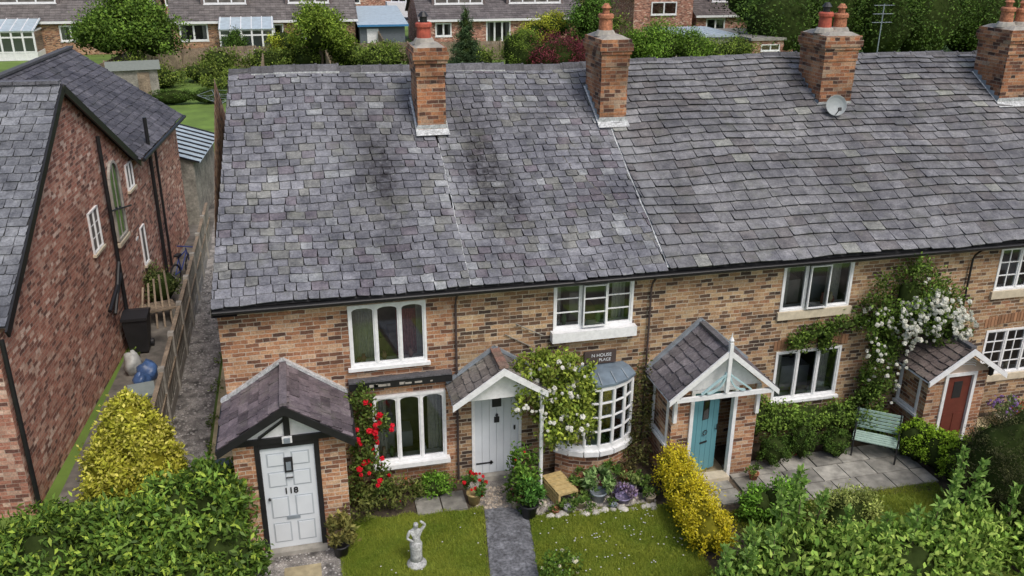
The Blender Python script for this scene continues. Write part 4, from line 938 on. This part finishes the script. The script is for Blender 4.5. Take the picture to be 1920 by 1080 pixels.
shoots('apple_shoots',[(9.0,-3.6,.3,1.6,.1),(9.15,-3.7,.3,1.35,.05),(8.85,-3.8,.3,1.4,-.1),(9.4,-3.8,.4,1.1,.15),(12.1,-3.8,.3,1.6,.05),(12.25,-3.9,.4,1.35,.12),(11.9,-4.0,.4,1.2,-.08),(12.4,-4.0,.3,1.0,.1),(10.2,-4.4,.5,.9,.1),(9.8,-4.2,.5,.9,-.1),(10.8,-4.5,.5,.9,.05),(7.7,-4.2,.1,.9,-.1),(7.9,-4.3,.1,1.1,.1),(11.3,-4.3,.5,.8,.1),(12.9,-4.2,.3,1.0,.1),(13.2,-4.5,.2,1.1,.1),(8.4,-4.3,.4,.9,0),(8.2,-4.0,.2,.9,.0),(13.5,-4.3,.2,1.0,.05)],3)
bush('rose_bush',[(5.2,-3.2,.25,.3,.2,.3)],500,.07,.04,Rh0,Rh1,24,core=None,fl=(5,.09,(.75,.7,.5),(.8,.78,.6)))
bush('passage_shrub',[(-2.5,10.5,.6,.5,.7,.5)],1200,.08,.05,(.05,.09,.03),(.14,.18,.07),25)
bush('edge_weeds',[(-.75+random.uniform(-.1,.1),y,.05,.12,.25,.12) for y in (1,2.3,3.4,5,6.5,8.6,10.5)]+[(-2.9,y,.08,.15,.3,.15) for y in (3,4.2,7,11,13.5)],1500,.06,.03,(.05,.10,.02),(.14,.22,.05),26,core=None)
# ------------------------------------------------------------------ rear gardens and background
g=MB(); g.poly([(-4.2,22,-.01),(-.5,22,-.01),(-.8,42,-.01),(-6,42,-.01)],'field'); g.obj('rear_lawn')
e=empty('rotary_clothes_dryer'); mb=MB(Matrix.Translation((-2.3,36,0))); mb.tube([(0,0,0),(0,0,1.8)],.025,'lead',6)
for i in range(4):
    a=i*math.pi/2+.4; mb.tube([(0,0,1.2),(1.2*math.cos(a),1.2*math.sin(a),1.8)],.015,'lead',5)
    for r in (.5,.85,1.2): b=a+math.pi/2; mb.tube([(r*math.cos(a),r*math.sin(a),1.2+.5*r),(r*math.cos(b),r*math.sin(b),1.2+.5*r)],.008,'lead',4)
mb.obj('arms_and_lines',e)
def fence(name,a,b,h,m='wood'):
    e=empty(name); mb=MB(); a=Vector((*a,0));b=Vector((*b,0));d=b-a;n=int(d.length/.16);u=d.normalized();pp=Vector((-u.y,u.x,0))
    for i in range(n):
        p=a+u*(i*.16); c=random.uniform(.65,1.25); q=p+u*.15; o=pp*.015*(i%2)
        mb.add([(*(p+o).xy,0),(*(q+o).xy,0),(*(q+o+pp*.02).xy,0),(*(p+o+pp*.02).xy,0),(*(p+o).xy,h),(*(q+o).xy,h),(*(q+o+pp*.02).xy,h),(*(p+o+pp*.02).xy,h)],[(4,5,6,7),(0,1,5,4),(1,2,6,5),(2,3,7,6),(3,0,4,7)],m,(c,c,c))
        if i%12==0: mb.box(p.x-.06,p.x+.06,p.y-.06,p.y+.06,0,h+.1,m)
    mb.obj('boards',e)
fence('wooden_fence',(-10,57),(-1,59),1.6); fence('wooden_fence',(-1,59),(9,60),1.5); fence('wooden_fence',(9,60),(9.5,75),1.7); fence('wooden_fence',(9,60),(40,58),1.5); fence('wooden_fence',(-.2,22),(-.4,56),1.4); fence('wooden_fence',(-12,40),(-10,57),1.6)
fence('wooden_fence',(10.6,11),(10.6,58),1.5);fence('wooden_fence',(4.2,11),(4.2,58),1.5)
e=empty('garden_shed'); mb=MB(Matrix.Translation((-8.2,47,0))@Matrix.Rotation(.15,4,'Z')); mb.box(-1.4,1.4,-1.1,1.1,0,1.8,'woodg'); mb.prism([(-1.3,1.78),(0,2.2),(1.3,1.78)],-1.6,1.6,'attr','x',(.2,.22,.19)); mb.box(.2,.9,-1.12,-1.105,.1,1.6,'wood');mb.obj('body',e)
bush('clipped_hedge',[(-5.6,43.3,.45,1.6,.45,.5),(-3.4,43.3,.42,1.3,.45,.48)],3500,.09,.05,(.035,.08,.015),(.08,.15,.03),31,K=60,rs=.15)
bush('border_planting',[(-7,50,.6,1.4,1,.8),(-4.5,52,.6,1.5,1,.7),(-2.4,50,.5,.6,1.5,.6),(-9,52,.8,1.2,1,.9),(-3.5,48.5,.4,.8,.8,.4)],6500,.16,.09,(.05,.10,.02),(.2,.28,.06),32,K=40)
bush('border_planting',[(-3.6,56.5,.7,1.3,1,1.0),(0,57.5,.6,2,1,.9),(3,57,.8,1.6,1,1.0),(6,57.6,.8,1.8,1,.9),(9,57,.7,1.6,1,1.0)],9000,.18,.1,(.05,.10,.02),(.18,.26,.06),33,K=40)
bush('golden_shrub',[(1.2,59,1.5,1.3,1,1.3)],2200,.16,.1,(.28,.34,.03),(.45,.5,.06),34,gain=1.15)
bush('topiary_bush',[(-2.5,60,1.5,.9,.8,1.2)],2000,.13,.08,(.03,.08,.015),(.08,.16,.03),35)
tree('garden_tree',-9.0,54,0,5.6,[(-9.2,54,3.4,2.7,2.4,2.1),(-7.6,53.5,2.8,2.0,1.8,1.6),(-10.8,54,3.0,1.8,1.8,1.7),(-8.9,54,4.8,1.7,1.6,1.3)],17000,.22,.12,(.035,.085,.015),(.14,.25,.045),41)
tree('garden_tree',3.9,56,0,4.7,[(3.9,56,2.7,2.0,1.7,1.7),(4.9,56,2.2,1.4,1.3,1.3),(3.4,56,3.7,1.3,1.2,1.1)],9000,.2,.11,(.08,.15,.025),(.22,.34,.055),42,tr=.12)
e=empty('conifer_tree'); mb=MB(); mb.tube([(12.9,45,0),(12.9,45,4.9)],[.14,.02],'bark',7); mb.obj('trunk',e)
bush('c',[(12.9,45,.8+i*.58,1.45*(1-i/8.2),1.3*(1-i/8.2),.6) for i in range(8)],11000,.13,.06,(.02,.05,.025),(.08,.14,.07),43,parent=e,K=22,rs=.3,core=.6)
bush('round_hedge_tree',[(16.8,45,2.3,1.45,1.4,1.6)],7000,.09,.06,(.07,.13,.02),(.17,.27,.05),44,K=80,rs=.18,core=.85)
bush('purple_acer',[(19.0,44,2.3,1.8,1.3,1.3),(20.2,44,2.0,1.2,1.1,1.0),(17.9,43.7,2.0,.9,.9,.9)],9000,.11,.07,(.055,.015,.026),(.17,.04,.065),45,K=50)
bush('golden_shrub',[(20.3,50,3.5,1.5,1.2,.9),(19.2,50,3.0,1.2,1,1)],4000,.14,.08,(.32,.37,.03),(.52,.54,.06),46,gain=1.15)
tree('garden_tree',22.3,48,0,6,[(22.3,48,4.3,1.5,1.4,1.7),(22.3,48,2.8,1.4,1.3,1.2)],7000,.16,.09,(.03,.08,.015),(.12,.25,.045),47,tr=.14)
tree('garden_tree',27.8,46,0,3.6,[(27.3,46,2.4,2.1,1.5,1.5),(29.3,46,2.0,1.6,1.4,1.2),(25.6,46.5,2.3,1.3,1.2,1.3)],12000,.15,.09,(.05,.12,.02),(.17,.31,.05),48,tr=.12)
bush('border_planting',[(7.5,50,1.5,1.4,1,1.0),(24,52,2.2,1.8,1.2,1.2),(31.5,48,1.6,1.6,1.2,1.0),(35,50,1.5,1.8,1.2,.9),(14.8,50,1.2,1.3,1,.9),(26,56,3.0,2,1.2,1.0)],12000,.16,.09,(.05,.10,.02),(.2,.3,.06),49,K=40)
bush('background_trees',[(40,52,3,3.5,3,3.6),(44.5,53,3.6,3.5,3,4),(49,52,3.4,3.5,3,4),(54,53,3.2,3.5,3,4),(60,54,3.4,4,3,4.5),(47,58,6,4,3,4),(55,58,6.5,4,3,4),(41,58,5.5,3.5,3,4),(63,58,6,4,3,5)],42000,.24,.13,(.022,.055,.012),(.09,.17,.035),50,K=60,core=.72)
def rearhouse(name,x0,x1,y,ez,rzz,wins,dorm=None,brick='brickred',dep=4.5,tilec=(1,1,1)):
    e=empty(name); mb=MB()
    holes=[w[:4] for w in wins]
    rectwall(mb,x0,x1,-.1,ez,y,holes,brick,.1)
    mb.poly([(x0,y,-.1),(x0,y+2*dep,-.1),(x0,y+2*dep,ez),(x0,y+dep,rzz),(x0,y,ez)],brick); mb.poly([(x1,y,-.1),(x1,y+2*dep,-.1),(x1,y+2*dep,ez),(x1,y+dep,rzz),(x1,y,ez)],brick); mb.poly([(x0,y+2*dep,-.1),(x1,y+2*dep,-.1),(x1,y+2*dep,ez),(x0,y+2*dep,ez)],brick)
    mb.obj('walls',e); mb=MB()
    for w in wins: window(mb,*w[:4],y,w[4],bars=w[5] if len(w)>5 else (),fr=.09,s=.04,cur=True,openi=None)
    mb.obj('windows',e); mb=MB()
    s=(rzz-ez)/dep; K=int(math.hypot(dep,rzz-ez)/.3)
    for i in range(K):
        a=-.35+(dep+.35)*i/K;b=-.35+(dep+.35)*(i+1)/K; x=x0-.25
        while x<x1+.25:
            xb=min(x+.42,x1+.25); c=random.uniform(.75,1.25)
            mb.add([(x,y+a,ez+s*a+.10),(xb-.01,y+a,ez+s*a+.10),(xb-.01,y+b,ez+s*b+.05),(x,y+b,ez+s*b+.05),(x,y+a,ez+s*a+.04),(xb-.01,y+a,ez+s*a+.04)],[(0,1,2,3),(4,5,1,0)],'rooftile',tuple(c*t for t in tilec)); x=xb
    mb.poly([(x0-.25,y-.35,ez+s*-.35+.03),(x1+.25,y-.35,ez+s*-.35+.03),(x1+.25,y+dep,rzz+.03),(x0-.25,y+dep,rzz+.03)],'underlay')
    mb.poly([(x0-.25,y+dep,rzz+.05),(x1+.25,y+dep,rzz+.05),(x1+.25,y+2*dep+.3,ez),(x0-.25,y+2*dep+.3,ez)],'rooftile')
    mb.box(x0-.25,x1+.25,y-.42,y-.36,ez-.18,ez+.02,'white'); mb.box(x0-.25,x1+.25,y-.36,y+.0,ez-.17,ez-.14,'white')
    if dorm:
        for a,b,n in dorm:
            yd=y+dep*.38; zd=ez+s*dep*.38
            mb.box(a,b,yd,yd+dep*.9,zd-.3,zd+1.7,'rooftile',(1.1,1,1)); window(mb,a+.25,b-.25,zd+.15,zd+1.5,yd-.03,n,fr=.1,room=False,cur=False); mb.box(a-.15,b+.15,yd-.3,yd+dep*.9,zd+1.7,zd+1.85,'white'); mb.poly([(a+.25,yd-.01,zd+.15),(b-.25,yd-.01,zd+.15),(b-.25,yd-.01,zd+1.5),(a+.25,yd-.01,zd+1.5)],'room')
    mb.obj('roof',e); return e
rearhouse('brick_bungalow',-7.9,7.3,67,2.75,5.6,[(-7.3,-5.0,1.15,2.55,2),(-.4,1.2,1.1,2.45,2),(2.6,4.6,1.1,2.45,2)],[( -5.5,-1.5,3),(1.5,5.5,3)])
rearhouse('brick_bungalow',-30,-9.6,69,2.75,5.8,[(-17,-15.3,1.1,2.4,2),(-13.6,-12.3,.9,2.3,1)],[(-22,-17,3)])
rearhouse('chalet_house',13.2,28.5,68,2.5,5.2,[(14.5,16,1,2.2,2),(19.2,21.5,.3,2.3,3),(24,26,1.1,2.3,2)],[(14.5,19.5,4),(21.5,27,4)],brick='brickleft',tilec=(.9,.9,.95))
rearhouse('chalet_house',40,52,68,2.5,5.0,[(41,43,1,2.2,2),(46,49,.5,2.3,3)],[(42,48,3)],brick='brickleft',tilec=(.8,.75,.75))
e=empty('brick_house_with_gable'); mb=MB(); mb.prism([(33.5,-.1),(39.5,-.1),(39.5,4.5),(36.5,7),(33.5,4.5)],68,80,'brickleft','y'); mb.beam((33,67.8,4.2),(36.5,67.8,7.1),.1,.3,'white',up=(0,1,0)); mb.beam((40,67.8,4.2),(36.5,67.8,7.1),.1,.3,'white',up=(0,1,0)); window(mb,35.2,37.8,2.6,3.8,67.9,2,fr=.1,room=False,cur=False)
mb.add([(33,67.7,4.15),(36.5,67.7,7.15),(36.5,80,7.15),(33,80,4.15),(40,67.7,4.15),(40,80,4.15)],[(0,1,2,3),(1,4,5,2)],'rooftile'); mb.obj('body',e)
e=empty('garage'); mb=MB(); mb.box(31,36,52,58,0,2.3,'concrete'); mb.box(30.8,36.2,51.8,58.2,2.3,2.5,'bluepoly'); mb.box(36.4,40,50,57,0,2.2,'brickleft'); mb.box(36.2,40.2,49.8,57.2,2.2,2.4,'slab'); 
for i in range(9): mb.box(31+i*.6,31.05+i*.6,51.8,58.2,2.502,2.54,'white')
window(mb,37.2,38.8,1.4,1.9,49.95,2,fr=.06,room=False,cur=False); mb.obj('body',e)
def conservatory(x0,x1,y0,y1,h,rt):
    e=empty('conservatory'); mb=MB(); n=max(3,int((x1-x0)/.8))
    for i in range(n+1):
        x=x0+(x1-x0)*i/n; mb.box(x-.07,x+.07,y0-.05,y0+.05,0,h,'white')
    for z in (.0,.6,1.75,h-.12): mb.box(x0,x1,y0-.04,y0+.04,z,z+.12,'white')
    mb.box(x0,x1,y0-.02,y0+.02,.1,.6,'white'); mb.poly([(x0,y0,.7),(x1,y0,.7),(x1,y0,h),(x0,y0,h)],'glass')
    for x in (x0,x1):
        mb.box(x-.03,x+.03,y0,y1,0,.6,'white'); mb.poly([(x,y0,.6),(x,y1,.6),(x,y1,h),(x,y0,h)],'glass'); mb.box(x-.04,x+.04,y0,y1,h-.1,h,'white')
    mb.poly([(x0-.1,y0-.15,h),(x1+.1,y0-.15,h),(x1+.1,y1,h+rt),(x0-.1,y1,h+rt)],'bluepoly')
    for i in range(n+1):
        x=x0+(x1-x0)*i/n; mb.beam((x,y0-.15,h+.03),(x,y1,h+rt+.03),.06,.06,'white')
    mb.poly([(x0,y1-.05,0),(x1,y1-.05,0),(x1,y1-.05,h),(x0,y1-.05,h)],'curtain'); mb.obj('frame',e)
conservatory(-3.9,.3,64.5,66.9,2.3,.75); conservatory(-24,-18.3,66,68.8,2.3,.7)
e=empty('lean_to_shed'); mb=MB(); mb.box(7.6,11.5,66,74,0,2.3,'attr',(.12,.14,.16)); mb.add([(7.4,65.6,2.35),(11.8,65.6,2.35),(11.8,74,3.3),(7.4,74,3.3)],[(0,1,2,3)],'bluepoly',(.6,.7,.9)); mb.box(7.4,11.8,65.55,65.62,2.2,2.37,'attr',(.05,.2,.4)); mb.box(8.2,9.2,65.96,65.995,.1,2,'white'); mb.obj('body',e)
g=MB(); g.poly([(-60,92,-.008),(90,92,-.008),(90,100,-.008),(-60,100,-.008)],'pavegrey'); g.poly([(8,76,-.006),(13,76,-.006),(13,92,-.006),(8,92,-.006)],'pavegrey'); g.obj('road')
def car(x,y,rot,col,van=False):
    e=empty('parked_van' if van else 'parked_car'); T4=Matrix.Translation((x,y,0))@Matrix.Rotation(rot,4,'Z'); mb=MB(T4)
    pr=[(-2.1,.3),(2.1,.3),(2.15,.75),(1.3,.95),(.7,1.42),(-1.2,1.45),(-1.9,1.0),(-2.15,.9)] if not van else [(-2.4,.35),(2.4,.35),(2.45,.95),(1.9,1.2),(1.3,2.0),(-2.4,2.05)]
    mb.prism(pr,-.85,.85,'attr','y',col)
    wp=[(1.15,.97),(.65,1.36),(-1.1,1.38),(-1.7,1.0)] if not van else [(1.75,1.25),(1.25,1.85),(.3,1.85),(.3,1.25)]
    mb.prism(wp,-.86,.86,'blackp','y')
    for a in(-1.35,1.35):
        for s in(-.8,.8): mb.tube([(a,s-.1,.32),(a,s+.1,.32)],.32,'blackp',14)
    mb.obj('body',e)
car(15.5,96,.0,(.7,.7,.72),True); car(11.5,88,1.4,(.65,.65,.67)); car(21,96,0,(.03,.05,.12)); car(46,97,0,(.05,.07,.2)); car(10.2,82,1.5,(.05,.05,.06))
for i in range(5):
    rearhouse('semi_detached_house',-50+i*28,-36+i*28,108,5.0,8,[(-48+i*28,-45+i*28,1,2.4,3),(-41+i*28,-38+i*28,1,2.4,3),(-48+i*28,-45+i*28,3.4,4.6,3),(-41+i*28,-38+i*28,3.4,4.6,3)],brick='brickleft')
bush('background_trees',[(-60+i*13+random.uniform(-3,3),128+random.uniform(-5,5),4,8,5,6+random.uniform(-1,3)) for i in range(16)],30000,.6,.35,(.02,.05,.012),(.08,.14,.03),60,K=50,core=.8)
e=empty('tv_aerial'); mb=MB(); mb.tube([(44.0,45,0),(44.0,45,5.2)],.04,'lead',6)
for z in(3.9,4.5,5.1): 
    mb.tube([(43.2,45,z),(44.8,45,z)],.02,'lead',5)
    for i in range(7): mb.tube([(43.3+i*.24,44.8,z),(43.3+i*.24,45.2,z)],.012,'lead',4)
mb.obj('mast',e)
# ------------------------------------------------------------------ camera, light
yaw,pit,roll=.2405,.3831,.0069
F=Vector((math.sin(yaw)*math.cos(pit),math.cos(yaw)*math.cos(pit),-math.sin(pit)))
R0=Vector((math.cos(yaw),-math.sin(yaw),0));U0=R0.cross(F)
R=R0*math.cos(roll)+U0*math.sin(roll);U=-R0*math.sin(roll)+U0*math.cos(roll)
cd=bpy.data.cameras.new('camera');co=bpy.data.objects.new('camera',cd);COL.objects.link(co)
co.matrix_world=Matrix(((R.x,U.x,-F.x,1.5707),(R.y,U.y,-F.y,-14.5364),(R.z,U.z,-F.z,10.0319),(0,0,0,1)))
cd.sensor_width=36;cd.lens=31.24;cd.clip_end=2000;sc.camera=co
el,az=math.radians(55),math.radians(158)
w=bpy.data.worlds.new('World');sc.world=w;w.use_nodes=True;nt=w.node_tree;bg=nt.nodes['Background']
sk=nt.nodes.new('ShaderNodeTexSky');sk.sky_type='NISHITA';sk.sun_disc=False;sk.sun_elevation=el;sk.sun_rotation=az;sk.dust_density=4;sk.air_density=1;sk.ozone_density=.6
nt.links.new(sk.outputs[0],bg.inputs[0]);bg.inputs[1].default_value=.15
sd=bpy.data.lights.new('sun','SUN');sd.energy=1.5;sd.angle=math.radians(16);sd.color=(1,.97,.92);so=bpy.data.objects.new('sun',sd);COL.objects.link(so)
dirv=Vector((math.sin(az)*math.cos(el),math.cos(az)*math.cos(el),math.sin(el)))
so.rotation_euler=dirv.to_track_quat('Z','Y').to_euler();so.location=(0,-10,30)
sc.view_settings.view_transform='Standard';sc.view_settings.look='None';sc.view_settings.exposure=0
